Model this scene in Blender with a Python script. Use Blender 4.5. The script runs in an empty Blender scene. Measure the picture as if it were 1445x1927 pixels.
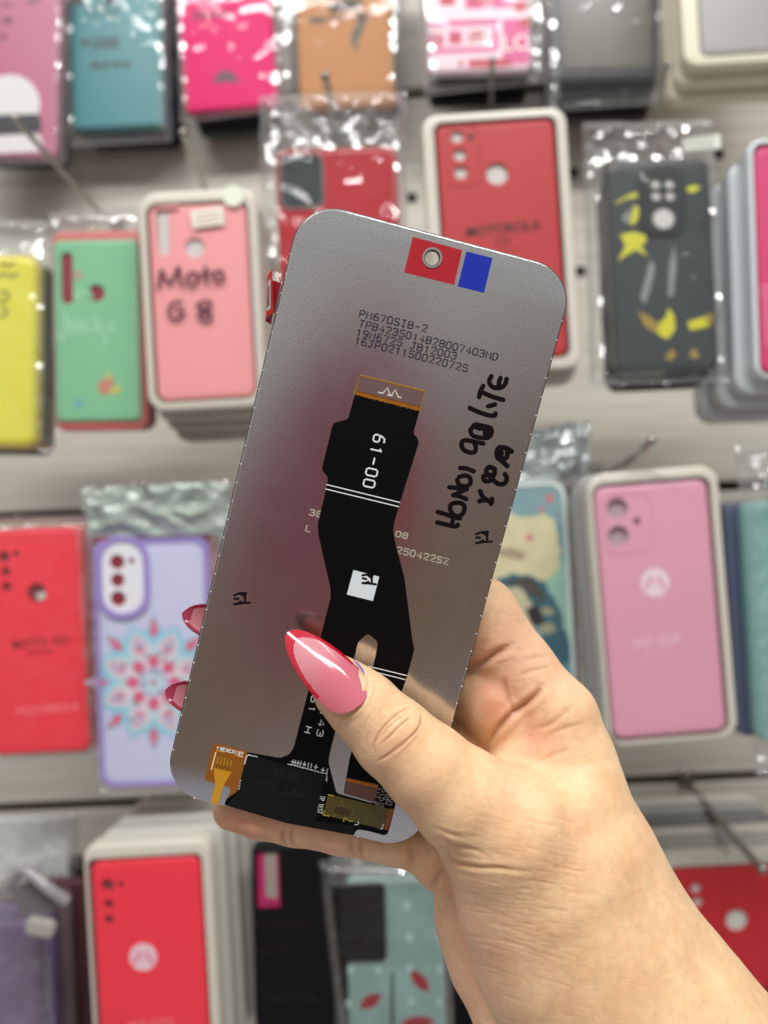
import bpy, bmesh, math, random
import numpy as np
from mathutils import Matrix, Vector, noise
from mathutils.geometry import tessellate_polygon

random.seed(7)
SC = bpy.context.scene
COL = SC.collection
# ------------------------------------------------------------------ camera
F, CX, CY = 1700.0, 722.5, 963.5            # focal length and centre in photo pixels
ROLL = math.radians(2.5)
RM = Matrix.Rotation(ROLL, 3, 'Y')          # camera space (x right, y forward, z up) -> world
cam_d = bpy.data.cameras.new('camera')
cam = bpy.data.objects.new('camera', cam_d)
COL.objects.link(cam)
cam_d.sensor_fit = 'VERTICAL'
cam_d.sensor_height = 36.0
cam_d.lens = F / 1927.0 * 36.0
cam_d.clip_start = 0.01
cam_d.clip_end = 50
cam.matrix_world = (RM @ Matrix.Rotation(math.radians(90), 3, 'X')).to_4x4()
cam_d.dof.use_dof = True
cam_d.dof.focus_distance = 0.236
cam_d.dof.aperture_fstop = 9.0
SC.camera = cam
# ------------------------------------------------------------------ surroundings light (the shop behind the camera)
W = bpy.data.worlds.new("World"); SC.world = W; W.use_nodes = True
wn = W.node_tree.nodes; wl = W.node_tree.links
wbg = wn['Background']
tc = wn.new('ShaderNodeTexCoord')
sep = wn.new('ShaderNodeSeparateXYZ'); wl.new(tc.outputs['Generated'], sep.inputs[0])
mr = wn.new('ShaderNodeMapRange'); mr.inputs['From Min'].default_value = -1; mr.inputs['From Max'].default_value = 1
wl.new(sep.outputs['Z'], mr.inputs['Value'])
ramp = wn.new('ShaderNodeValToRGB'); wl.new(mr.outputs[0], ramp.inputs[0])
cr = ramp.color_ramp
WORLD_STOPS = [(0.0, (.70, .67, .63)), (0.12, (.66, .64, .62)), (0.18, (.56, .55, .58)), (0.215, (.54, .53, .60)), (0.262, (.31, .225, .15)), (0.33, (.29, .20, .14)),  # lowest stops raised to add fill light on the hand from below
               (0.40, (.35, .265, .235)), (0.455, (.53, .49, .46)), (0.485, (.68, .67, .64)), (0.62, (.74, .735, .71)), (1.0, (.95, .95, .93))]
cr.elements[0].position = 0; cr.elements[1].position = 1
while len(cr.elements) < len(WORLD_STOPS): cr.elements.new(0.5)
for e, (p_, c_) in zip(cr.elements, WORLD_STOPS):
    e.position = p_; e.color = (*c_, 1)
# burgundy patches added to the surroundings to redden the screen's reflection
def blob(direction, size, col, prev):
    d = Vector(direction).normalized()
    dot = wn.new('ShaderNodeVectorMath'); dot.operation = 'DOT_PRODUCT'
    dot.inputs[1].default_value = d
    nrm = wn.new('ShaderNodeVectorMath'); nrm.operation = 'NORMALIZE'
    wl.new(tc.outputs['Generated'], nrm.inputs[0]); wl.new(nrm.outputs[0], dot.inputs[0])
    m = wn.new('ShaderNodeMapRange'); m.interpolation_type = 'SMOOTHSTEP'
    m.inputs['From Min'].default_value = math.cos(math.radians(size)); m.inputs['From Max'].default_value = math.cos(math.radians(size * .3))
    wl.new(dot.outputs['Value'], m.inputs['Value'])
    mx = wn.new('ShaderNodeMix'); mx.data_type = 'RGBA'
    wl.new(m.outputs[0], mx.inputs['Factor']); wl.new(prev, mx.inputs['A'])
    mx.inputs['B'].default_value = (*col, 1)
    return mx.outputs['Result']
WORLD_OUT = ramp.outputs[0]
WORLD_OUT = blob((-0.10, -1, -0.215), 16, (.30, .10, .125), WORLD_OUT)
WORLD_OUT = blob((0.04, -1, -0.25), 7, (.36, .06, .075), WORLD_OUT)
wl.new(WORLD_OUT, wbg.inputs['Color'])
wbg.inputs['Strength'].default_value = 0.68
# ------------------------------------------------------------------ lamps on the shop ceiling
def area(name, loc, target, sx, sy, power, col=(1, .99, .975)):
    d = bpy.data.lights.new(name, 'AREA'); d.shape = 'RECTANGLE'; d.size = sx; d.size_y = sy
    d.energy = power; d.color = col
    o = bpy.data.objects.new(name, d); COL.objects.link(o)
    o.location = loc
    o.rotation_euler = (Vector(target) - Vector(loc)).to_track_quat('-Z', 'Y').to_euler()
    return o
area('ceiling_lamp', (-0.5, -0.32, 1.22), (-0.05, 0.5, -0.1), 0.9, 0.08, 8.5)
area('ceiling_lamp', (0.65, -0.36, 1.22), (0.0, 0.5, -0.1), 0.9, 0.08, 9)
area('ceiling_lamp', (0.05, -0.62, 1.3), (0.0, 0.5, -0.2), 1.3, 0.09, 18)
SC.view_settings.view_transform = 'Standard'
SC.view_settings.look = 'None'
SC.view_settings.gamma = 1
SC.view_settings.use_curve_mapping = False
SC.view_settings.exposure = -0.17
SC.cycles.transparent_max_bounces = 24
SC.cycles.max_bounces = 8
SC.cycles.caustics_reflective = False
SC.cycles.caustics_refractive = False
SC.cycles.sample_clamp_indirect = 6
# ------------------------------------------------------------------ helpers
def lin(c):
    return tuple(((v / 255) / 12.92 if v / 255 <= .04045 else ((v / 255 + .055) / 1.055) ** 2.4) for v in c)

def ray(px, py):
    return Vector(((px - CX) / F, 1.0, -(py - CY) / F))
def PW(px, py, d):
    return RM @ (ray(px, py) * d)

MATS = {}
def mat(name, rgb=None, rough=.5, metal=0., coat=0., coat_rough=.05, spec=.5, bump=0., bscale=400., vary=0., vscale=60., sss=0., alpha=1., trans=0.):
    """plain procedural material; rgb is an sRGB 0-255 triple"""
    if name in MATS: return MATS[name]
    m = bpy.data.materials.new(name); m.use_nodes = True
    nt = m.node_tree; b = nt.nodes['Principled BSDF']
    c = lin(rgb)
    b.inputs['Base Color'].default_value = (*c, 1)
    b.inputs['Roughness'].default_value = rough
    b.inputs['Metallic'].default_value = metal
    b.inputs['Coat Weight'].default_value = coat
    b.inputs['Coat Roughness'].default_value = coat_rough
    b.inputs['Specular IOR Level'].default_value = spec
    b.inputs['Alpha'].default_value = alpha
    b.inputs['Transmission Weight'].default_value = trans
    if sss:
        b.inputs['Subsurface Weight'].default_value = sss
        b.inputs['Subsurface Radius'].default_value = (.004, .0015, .0008)
        b.inputs['Subsurface Scale'].default_value = 1.0
    if bump or vary:
        t = nt.nodes.new('ShaderNodeTexCoord')
    if bump:
        n = nt.nodes.new('ShaderNodeTexNoise'); n.inputs['Scale'].default_value = bscale; n.inputs['Detail'].default_value = 4
        nt.links.new(t.outputs['Object'], n.inputs['Vector'])
        bp = nt.nodes.new('ShaderNodeBump'); bp.inputs['Strength'].default_value = bump; bp.inputs['Distance'].default_value = .001
        nt.links.new(n.outputs['Fac'], bp.inputs['Height']); nt.links.new(bp.outputs[0], b.inputs['Normal'])
    if vary:
        n = nt.nodes.new('ShaderNodeTexNoise'); n.inputs['Scale'].default_value = vscale; n.inputs['Detail'].default_value = 5
        nt.links.new(t.outputs['Object'], n.inputs['Vector'])
        mx = nt.nodes.new('ShaderNodeMix'); mx.data_type = 'RGBA'
        mx.inputs['A'].default_value = (*[v * (1 - vary) for v in c], 1)
        mx.inputs['B'].default_value = (*[min(1, v * (1 + vary)) for v in c], 1)
        nt.links.new(n.outputs['Fac'], mx.inputs['Factor']); nt.links.new(mx.outputs['Result'], b.inputs['Base Color'])
    MATS[name] = m
    return m

def film_mat(name='clear_film', haze=.012, gloss=.03, tint=(235, 240, 238), rough=.07, bscale=70, bstr=.25):
    if name in MATS: return MATS[name]
    m = bpy.data.materials.new(name); m.use_nodes = True
    nt = m.node_tree; nt.nodes.remove(nt.nodes['Principled BSDF'])
    out = nt.nodes['Material Output']
    tr = nt.nodes.new('ShaderNodeBsdfTransparent'); tr.inputs[0].default_value = (.985, .985, .985, 1)
    gl = nt.nodes.new('ShaderNodeBsdfGlossy'); gl.inputs['Roughness'].default_value = rough
    df = nt.nodes.new('ShaderNodeBsdfDiffuse'); df.inputs[0].default_value = (*lin(tint), 1)
    lw = nt.nodes.new('ShaderNodeLayerWeight'); lw.inputs['Blend'].default_value = .5
    pw = nt.nodes.new('ShaderNodeMath'); pw.operation = 'POWER'; pw.inputs[1].default_value = 4.
    nt.links.new(lw.outputs['Facing'], pw.inputs[0])
    t = nt.nodes.new('ShaderNodeTexCoord')
    n = nt.nodes.new('ShaderNodeTexNoise'); n.inputs['Scale'].default_value = bscale; n.inputs['Detail'].default_value = 3
    nt.links.new(t.outputs['Object'], n.inputs['Vector'])
    bp = nt.nodes.new('ShaderNodeBump'); bp.inputs['Strength'].default_value = bstr; bp.inputs['Distance'].default_value = .002
    nt.links.new(n.outputs['Fac'], bp.inputs['Height'])
    nt.links.new(bp.outputs[0], gl.inputs['Normal'])
    ma = nt.nodes.new('ShaderNodeMath'); ma.operation = 'MULTIPLY_ADD'
    nt.links.new(pw.outputs[0], ma.inputs[0]); ma.inputs[1].default_value = .5; ma.inputs[2].default_value = gloss
    ma.use_clamp = True
    m1 = nt.nodes.new('ShaderNodeMixShader'); nt.links.new(ma.outputs[0], m1.inputs[0])
    nt.links.new(tr.outputs[0], m1.inputs[1]); nt.links.new(gl.outputs[0], m1.inputs[2])
    m2 = nt.nodes.new('ShaderNodeMixShader'); m2.inputs[0].default_value = haze
    nt.links.new(m1.outputs[0], m2.inputs[1]); nt.links.new(df.outputs[0], m2.inputs[2])
    nt.links.new(m2.outputs[0], out.inputs['Surface'])
    MATS[name] = m
    return m

def link(name, me, m, parent=None):
    o = bpy.data.objects.new(name, me); COL.objects.link(o)
    if m is not None:
        for mm in (m if isinstance(m, (list, tuple)) else [m]): me.materials.append(mm)
    if parent is not None: o.parent = parent
    return o

def mesh(name, verts, faces, m, parent=None, smooth=None, fmat=None):
    me = bpy.data.meshes.new(name)
    me.from_pydata([tuple(v) for v in verts], [], faces)
    if fmat is not None: me.polygons.foreach_set('material_index', fmat)
    if smooth is not None:
        me.shade_smooth()
        if smooth < 170: me.set_sharp_from_angle(angle=math.radians(smooth))
    me.update()
    return link(name, me, m, parent)

def tag(o, label=None, cat=None, group=None, kind=None):
    if label: o['label'] = label
    if cat: o['category'] = cat
    if group: o['group'] = group
    if kind: o['kind'] = kind
    return o

def thing(name, M, label, cat, group=None):
    o = bpy.data.objects.new(name, None); COL.objects.link(o)
    o.empty_display_size = .01
    o.matrix_world = M
    return tag(o, label, cat, group)

class Frame:
    """local axes: x right, y up, z towards the viewer; M is local -> world"""
    def __init__(s, M):
        s.M = M; s.Mi = M.inverted()
        s.o = s.Mi @ Vector((0, 0, 0))
    def loc(s, px, py, z=0.):
        d = (s.Mi.to_3x3() @ (RM @ ray(px, py)))
        t = (z - s.o.z) / d.z
        p = s.o + d * t
        return Vector((p.x, p.y))
    def poly(s, pts, z=0.): return [s.loc(x, y, z) for x, y in pts]

def plane_frame(px, py, depth, lean):
    """upright plane parallel to the wall, centred on a photo pixel; lean = degrees the top leans left in the photo"""
    a = math.radians(lean)
    R = Matrix(((math.cos(a), -math.sin(a), 0), (0, 0, -1), (math.sin(a), math.cos(a), 0)))
    M = (RM @ R).to_4x4(); M.translation = PW(px, py, depth)
    return Frame(M)

def rrect(w, h, r, n=7, cx=0., cy=0.):
    r = max(min(r, w / 2 - 1e-6, h / 2 - 1e-6), 1e-6); pts = []
    for (sx, sy, a0) in ((1, 1, 0), (-1, 1, 90), (-1, -1, 180), (1, -1, 270)):
        for i in range(n + 1):
            a = math.radians(a0 + 90 * i / n)
            pts.append(Vector((cx + sx * (w / 2 - r) + r * math.cos(a), cy + sy * (h / 2 - r) + r * math.sin(a))))
    return pts
def circle(c, r, n=28, ry=None):
    ry = ry or r
    return [Vector((c[0] + r * math.cos(2 * math.pi * i / n), c[1] + ry * math.sin(2 * math.pi * i / n))) for i in range(n)]
def rounded(pts, r, n=5):
    """round the corners of a polygon (2D vectors)"""
    out = []; N = len(pts)
    for i in range(N):
        p, a, b = pts[i], pts[i - 1], pts[(i + 1) % N]
        u, v = (a - p), (b - p); rr = min(r, u.length * .45, v.length * .45)
        if rr < 1e-7: out.append(p); continue
        s, e = p + u.normalized() * rr, p + v.normalized() * rr
        for k in range(n + 1):
            t = k / n
            out.append(s * (1 - t) ** 2 + p * 2 * t * (1 - t) + e * t * t)
    return out

def slab(name, outer, holes, z0, z1, m, parent=None, bev=0., outlines=None, smooth=35, hole_depth=None, back=True):
    """closed plate between z0 (back) and z1 (front); bev rounds the front edge using outlines(inset)"""
    verts, faces = [], []
    rings = []
    def ring(pts, z):
        i0 = len(verts); verts.extend((p[0], p[1], z) for p in pts); return list(range(i0, i0 + len(pts)))
    levels = [(0, z0)]
    if bev and outlines:
        K = 4
        for k in range(K + 1):
            a = math.pi / 2 * k / K
            levels.append((bev * (1 - math.cos(a)), z1 - bev * (1 - math.sin(a))))
    else: levels.append((0, z1))
    rs = []
    for ins, z in levels:
        rs.append(ring(outlines(ins) if outlines else outer, z))
    n = len(rs[0])
    for a, b in zip(rs[:-1], rs[1:]):
        for i in range(n):
            j = (i + 1) % n
            faces.append((a[i], a[j], b[j], b[i]))
    top = rs[-1]; front_loops = [[Vector((*verts[i][:2], 0)) for i in top]]; idx = list(top)
    hb = []
    for h in holes:
        hr = ring(h, z1); idx += hr; front_loops.append([Vector((p[0], p[1], 0)) for p in h])
        hd = z0 if hole_depth is None else z1 - hole_depth
        br = ring(h, hd); hb.append(br)
        N = len(hr)
        for i in range(N):
            j = (i + 1) % N
            faces.append((hr[j], hr[i], br[i], br[j]))
    for t in tessellate_polygon(front_loops): faces.append(tuple(idx[i] for i in t))
    if back:
        loops = [[Vector((*verts[i][:2], 0)) for i in rs[0]]]; bi = list(rs[0])
        if hole_depth is None:
            for h, br in zip(holes, hb): loops.append([Vector((p[0], p[1], 0)) for p in h]); bi += br
        for t in tessellate_polygon(loops): faces.append(tuple(bi[i] for i in reversed(t)))
    o = mesh(name, verts, faces, m, parent)
    bm = bmesh.new(); bm.from_mesh(o.data); bmesh.ops.recalc_face_normals(bm, faces=bm.faces); bm.to_mesh(o.data); bm.free()
    o.data.shade_smooth(); o.data.set_sharp_from_angle(angle=math.radians(smooth))
    return o
def rslab(name, w, h, r, z0, z1, m, parent=None, bev=0., holes=(), cx=0., cy=0., hole_depth=None, n=7):
    f = lambda i: rrect(w - 2 * i, h - 2 * i, r - i, n, cx, cy)
    return slab(name, f(0), list(holes), z0, z1, m, parent, bev, f, hole_depth=hole_depth)

def plates(name, polys, z, t, m, parent=None):
    """several flat shapes printed on one surface, one mesh"""
    V, Fs = [], []
    for k, p in enumerate(polys):
        zz = z + t + k * 2e-6
        i0 = len(V); n = len(p)
        V += [(q[0], q[1], zz) for q in p] + [(q[0], q[1], z - 1e-5) for q in p]
        for tr in tessellate_polygon([[Vector((q[0], q[1], 0)) for q in p]]):
            a, b, c = (p[i] for i in tr)
            s = (b[0] - a[0]) * (c[1] - a[1]) - (b[1] - a[1]) * (c[0] - a[0])
            Fs.append(tuple(i0 + i for i in (tr if s > 0 else tr[::-1])))
        for i in range(n):
            j = (i + 1) % n; Fs.append((i0 + n + i, i0 + n + j, i0 + j, i0 + i))
    return mesh(name, V, Fs, m, parent)

def catmull(pts, n=5):
    if len(pts) < 3: return pts
    out = []; P_ = [pts[0] * 2 - pts[1]] + list(pts) + [pts[-1] * 2 - pts[-2]]
    for i in range(1, len(P_) - 2):
        for k in range(n):
            t = k / n
            a, b, c, d = P_[i - 1], P_[i], P_[i + 1], P_[i + 2]
            out.append(.5 * ((2 * b) + (c - a) * t + (2 * a - 5 * b + 4 * c - d) * t * t + (3 * b - a - 3 * c + d) * t ** 3))
    out.append(pts[-1])
    return out
def strokes(name, lines, width, z, m, parent=None, t=2e-5, cap=True):
    """pen or print strokes: flattened ridges along 2D polylines"""
    V, Fs = [], []
    for li, ln in enumerate(lines):
        w_ = width[li] if isinstance(width, (list, tuple)) else width
        ln = [Vector(p) for p in ln]
        ln = [p for i, p in enumerate(ln) if i == 0 or (p - ln[i - 1]).length > 1e-7]
        if len(ln) < 2: ln = [ln[0], ln[0] + Vector((w_ * .05, 0))]
        zz = z + (li % 40) * 1.5e-6
        pts = []
        T = []
        for i in range(len(ln)):
            a = ln[max(i - 1, 0)]; b = ln[min(i + 1, len(ln) - 1)]
            d = (b - a); T.append(d.normalized() if d.length > 1e-9 else Vector((1, 0)))
        if cap:
            for k in (0, 1, 2): 
                s = math.sin(math.radians((90, 60, 30)[k])); c = math.cos(math.radians((88, 60, 30)[k]))
                pts.append((ln[0] - T[0] * (w_ / 2 * s), T[0], c))
        for p, d in zip(ln, T): pts.append((p, d, 1.))
        if cap:
            for k in (2, 1, 0):
                s = math.sin(math.radians((90, 60, 30)[k])); c = math.cos(math.radians((88, 60, 30)[k]))
                pts.append((ln[-1] + T[-1] * (w_ / 2 * s), T[-1], c))
        i0 = len(V)
        for p, d, c in pts:
            nrm = Vector((-d.y, d.x)) * (w_ / 2 * c)
            for f, hz in ((1, 0), (.6, t), (-.6, t), (-1, 0)):
                q = p + nrm * f; V.append((q.x, q.y, zz + hz))
        for i in range(len(pts) - 1):
            for k in range(3):
                a = i0 + i * 4 + k
                Fs.append((a, a + 1, a + 5, a + 4))
    o = mesh(name, V, Fs, m, parent)
    return o

GL = {
 '0': [[(.2, 0), (.8, 0), (1, .15), (1, .85), (.8, 1), (.2, 1), (0, .85), (0, .15), (.2, 0)]],
 '1': [[(.3, .8), (.55, 1), (.55, 0)]],
 '2': [[(0, .85), (.2, 1), (.8, 1), (1, .85), (1, .65), (0, 0), (1, 0)]],
 '3': [[(0, .9), (.2, 1), (.8, 1), (1, .85), (1, .65), (.8, .53), (.4, .53)], [(.8, .53), (1, .4), (1, .15), (.8, 0), (.2, 0), (0, .12)]],
 '4': [[(.75, 0), (.75, 1), (0, .3), (1, .3)]],
 '5': [[(1, 1), (.05, 1), (0, .55), (.8, .58), (1, .42), (1, .15), (.8, 0), (.2, 0), (0, .12)]],
 '6': [[(.85, 1), (.4, 1), (.1, .7), (0, .35), (0, .15), (.2, 0), (.8, 0), (1, .15), (1, .4), (.8, .55), (.2, .55), (0, .4)]],
 '7': [[(0, 1), (1, 1), (.4, 0)]],
 '8': [[(.2, .53), (0, .68), (0, .87), (.2, 1), (.8, 1), (1, .87), (1, .68), (.8, .53), (.2, .53), (0, .38), (0, .14), (.2, 0), (.8, 0), (1, .14), (1, .38), (.8, .53)]],
 '9': [[(.15, 0), (.6, 0), (.9, .3), (1, .65), (1, .85), (.8, 1), (.2, 1), (0, .85), (0, .6), (.2, .45), (.8, .45), (1, .6)]],
 'A': [[(0, 0), (.5, 1), (1, 0)], [(.2, .38), (.8, .38)]],
 'B': [[(0, 0), (0, 1), (.75, 1), (1, .85), (1, .66), (.75, .53), (0, .53)], [(.75, .53), (1, .38), (1, .15), (.75, 0), (0, 0)]],
 'C': [[(1, .85), (.8, 1), (.2, 1), (0, .85), (0, .15), (.2, 0), (.8, 0), (1, .15)]],
 'D': [[(0, 0), (0, 1), (.7, 1), (1, .8), (1, .2), (.7, 0), (0, 0)]],
 'E': [[(1, 1), (0, 1), (0, 0), (1, 0)], [(0, .5), (.8, .5)]],
 'G': [[(1, .85), (.8, 1), (.2, 1), (0, .85), (0, .15), (.2, 0), (.8, 0), (1, .15), (1, .48), (.6, .48)]],
 'H': [[(0, 0), (0, 1)], [(1, 0), (1, 1)], [(0, .5), (1, .5)]],
 'I': [[(.5, 0), (.5, 1)], [(.2, 0), (.8, 0)], [(.2, 1), (.8, 1)]],
 'J': [[(.3, 1), (1, 1)], [(.7, 1), (.7, .15), (.5, 0), (.2, 0), (0, .15)]],
 'K': [[(0, 0), (0, 1)], [(1, 1), (0, .45)], [(.3, .6), (1, 0)]],
 'L': [[(0, 1), (0, 0), (1, 0)]],
 'M': [[(0, 0), (0, 1), (.5, .45), (1, 1), (1, 0)]],
 'O': [[(.2, 0), (.8, 0), (1, .15), (1, .85), (.8, 1), (.2, 1), (0, .85), (0, .15), (.2, 0)]],
 'P': [[(0, 0), (0, 1), (.8, 1), (1, .85), (1, .6), (.8, .45), (0, .45)]],
 'R': [[(0, 0), (0, 1), (.8, 1), (1, .85), (1, .6), (.8, .48), (0, .48)], [(.55, .48), (1, 0)]],
 'S': [[(1, .87), (.8, 1), (.2, 1), (0, .87), (0, .67), (.2, .54), (.8, .48), (1, .34), (1, .14), (.8, 0), (.2, 0), (0, .13)]],
 'T': [[(0, 1), (1, 1)], [(.5, 1), (.5, 0)]],
 'U': [[(0, 1), (0, .15), (.2, 0), (.8, 0), (1, .15), (1, 1)]],
 'V': [[(0, 1), (.5, 0), (1, 1)]],
 'W': [[(0, 1), (.25, 0), (.5, .6), (.75, 0), (1, 1)]],
 'X': [[(0, 0), (1, 1)], [(0, 1), (1, 0)]],
 'Y': [[(0, 1), (.5, .5), (1, 1)], [(.5, .5), (.5, 0)]],
 'Z': [[(0, 1), (1, 1), (0, 0), (1, 0)]],
 '-': [[(.1, .48), (.9, .48)]], '+': [[(.1, .5), (.9, .5)], [(.5, .1), (.5, .9)]],
 '#': [[(.3, 0), (.4, 1)], [(.65, 0), (.75, 1)], [(.05, .35), (.95, .35)], [(.05, .68), (.95, .68)]],
 '|': [[(.5, 0), (.5, 1)]], '.': [[(.5, 0), (.5, .06)]],
}
def text_lines(fr, s, p0, p1, h, gw=.66, z=0., px=True):
    """polylines for a string between two photo pixels (baseline start, baseline end); h in photo px"""
    a, b = (fr.loc(*p0, z), fr.loc(*p1, z)) if px else (Vector(p0), Vector(p1))
    d = b - a; L = d.length; u = d.normalized(); v = Vector((-u.y, u.x))
    if px:
        q = fr.loc(p0[0] + 10, p0[1], z); k = (q - a).length / 10; h = h * k
    adv = L / (len(s) - 1 + gw) if len(s) > 1 else L
    out = []
    for i, ch in enumerate(s):
        for g in GL.get(ch, []):
            out.append([a + u * (adv * (i + gw * x)) + v * (h * y) for x, y in g])
    return out

def font_text(name, body, fr, px, py, hpx, m, parent, z, lean_fix=0., t=2e-5, align='CENTER', bold=0.):
    cu = bpy.data.curves.new(name, 'FONT'); cu.body = body; cu.align_x = align; cu.align_y = 'CENTER'
    k = (fr.loc(px + 10, py, z) - fr.loc(px, py, z)).length / 10
    cu.size = hpx * k * 1.4; cu.extrude = t; cu.resolution_u = 3; cu.offset = bold
    o = bpy.data.objects.new(name, cu); COL.objects.link(o)
    bpy.context.view_layer.update()
    me = bpy.data.meshes.new_from_object(o.evaluated_get(bpy.context.evaluated_depsgraph_get()))
    bpy.data.objects.remove(o); bpy.data.curves.remove(cu)
    c = fr.loc(px, py, z)
    r = Matrix.Rotation(math.radians(lean_fix), 4, 'Z'); r.translation = (c.x, c.y, z)
    me.transform(r); me.materials.clear()
    return link(name, me, m, parent)

def tube(name, pts, r, m, parent=None, n=10):
    pts = [Vector(p) for p in pts]; V, Fs = [], []
    up = Vector((0, 0, 1))
    for i, p in enumerate(pts):
        d = (pts[min(i + 1, len(pts) - 1)] - pts[max(i - 1, 0)]).normalized()
        s = d.cross(up if abs(d.dot(up)) < .95 else Vector((1, 0, 0))).normalized(); q = s.cross(d)
        for k in range(n):
            a = 2 * math.pi * k / n; V.append(p + s * r * math.cos(a) + q * r * math.sin(a))
    for i in range(len(pts) - 1):
        for k in range(n):
            a, b = i * n + k, i * n + (k + 1) % n
            Fs.append((a, b, b + n, a + n))
    Fs.append(tuple(range(n))[::-1]); Fs.append(tuple(len(V) - n + k for k in range(n)))
    return mesh(name, V, Fs, m, parent, smooth=50)
# ------------------------------------------------------------------ wall of slat boards
WALL_D = 0.78
def wall():
    m = bpy.data.materials.new('pale_wood_laminate'); m.use_nodes = True
    nt = m.node_tree; b = nt.nodes['Principled BSDF']
    t = nt.nodes.new('ShaderNodeTexCoord'); mp = nt.nodes.new('ShaderNodeMapping'); mp.inputs['Scale'].default_value = (3, 3, 60)
    n = nt.nodes.new('ShaderNodeTexNoise'); n.inputs['Scale'].default_value = 2.2; n.inputs['Detail'].default_value = 7; n.inputs['Distortion'].default_value = .6
    rp = nt.nodes.new('ShaderNodeValToRGB')
    rp.color_ramp.elements[0].position = .3; rp.color_ramp.elements[0].color = (*lin((184, 179, 166)), 1)
    rp.color_ramp.elements[1].position = .7; rp.color_ramp.elements[1].color = (*lin((210, 205, 193)), 1)
    nt.links.new(t.outputs['Object'], mp.inputs[0]); nt.links.new(mp.outputs[0], n.inputs['Vector'])
    nt.links.new(n.outputs['Fac'], rp.inputs[0]); nt.links.new(rp.outputs[0], b.inputs['Base Color'])
    b.inputs['Roughness'].default_value = .45
    root = thing('display_wall', Matrix.Translation((0, WALL_D, -1.2)), 'pale wood laminate slat wall the phone cases hang on', 'wall')
    zs = [.95] + [-(y - CY) / F * WALL_D for y in (178, 943, 1491)] + [-.95]
    g = .0042
    for i in range(len(zs) - 1):
        top, bot = zs[i] - g, zs[i + 1] + g
        V = []; pts = [(top - .0015, 0), (top, .0015), (top, .02), (bot, .02), (bot, .0015), (bot + .0015, 0)]
        for x in (-1.1, 1.1): V += [(x, y, z + 1.2) for z, y in pts]
        n_ = len(pts); Fs = [tuple(range(n_)), tuple(range(2 * n_ - 1, n_ - 1, -1))]
        for k in range(n_): Fs.append((k, k + n_, (k + 1) % n_ + n_, (k + 1) % n_))
        mesh('slat', V, Fs, m, root)
    mesh('groove_back', [(-1.1, .021, .2), (1.1, .021, .2), (1.1, .021, 2.2), (-1.1, .021, 2.2)], [(0, 1, 2, 3)], mat('groove_brown', (52, 38, 26), .7), root)
    # small dark slots punched in the boards
    fr = Frame((RM @ Matrix(((1, 0, 0), (0, 0, -1), (0, 1, 0)))).to_4x4())
    V, Fs = [], []
    for px, py in ((1078, 325), (1092, 510), (1352, 290), (541, 30), (1040, 152), (775, 372)):
        p = PW(px, py, WALL_D - .0006); i0 = len(V); s = .0042
        for dx, dz in ((-s, -s), (s, -s), (s, s), (-s, s)): V.append((p.x + dx, -.0006, p.z + dz + 1.2))
        Fs.append((i0, i0 + 1, i0 + 2, i0 + 3))
    mesh('peg_slot', V, Fs, mat('slot_dark', (25, 20, 16), .8), root)
wall()

FILM = film_mat()
FILM2 = film_mat('milky_film', haze=.08, gloss=.05)
CRINKLE = film_mat('crinkled_film', haze=.07, gloss=.16, rough=.09)
WHITEBOX = mat('white_blister_plastic', (212, 207, 194), .28, coat=.4)
CLEARBOX = mat('frosted_clear_plastic', (205, 212, 216), .15, coat=.5)
GREYCARD = mat('grey_card', (150, 148, 144), .6)
WHITEIN = mat('white_insert', (205, 203, 198), .5)
DARKIN = mat('dark_insert', (38, 30, 32), .5)
INK = mat('black_ink', (24, 20, 24), .4)
LIGHTINK = mat('pale_ink', (238, 205, 214), .5)
STEEL = mat('dull_steel_wire', (156, 153, 146), .16, metal=1.)

def holes_of(fr, spec):
    out = []
    for h in spec:
        if h[0] == 'c':
            c = fr.loc(h[1], h[2]); k = (fr.loc(h[1] + 10, h[2]) - c).length / 10
            out.append(circle(c, h[3] * k))
        elif h[0] == 'r':
            c = fr.loc(h[1], h[2]); k = (fr.loc(h[1] + 10, h[2]) - c).length / 10
            out.append(rrect(h[3] * k, h[4] * k, h[5] * k, 5, c.x, c.y))
        else:
            out.append(rounded(fr.poly(h[1]), .0012))
    return out

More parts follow.
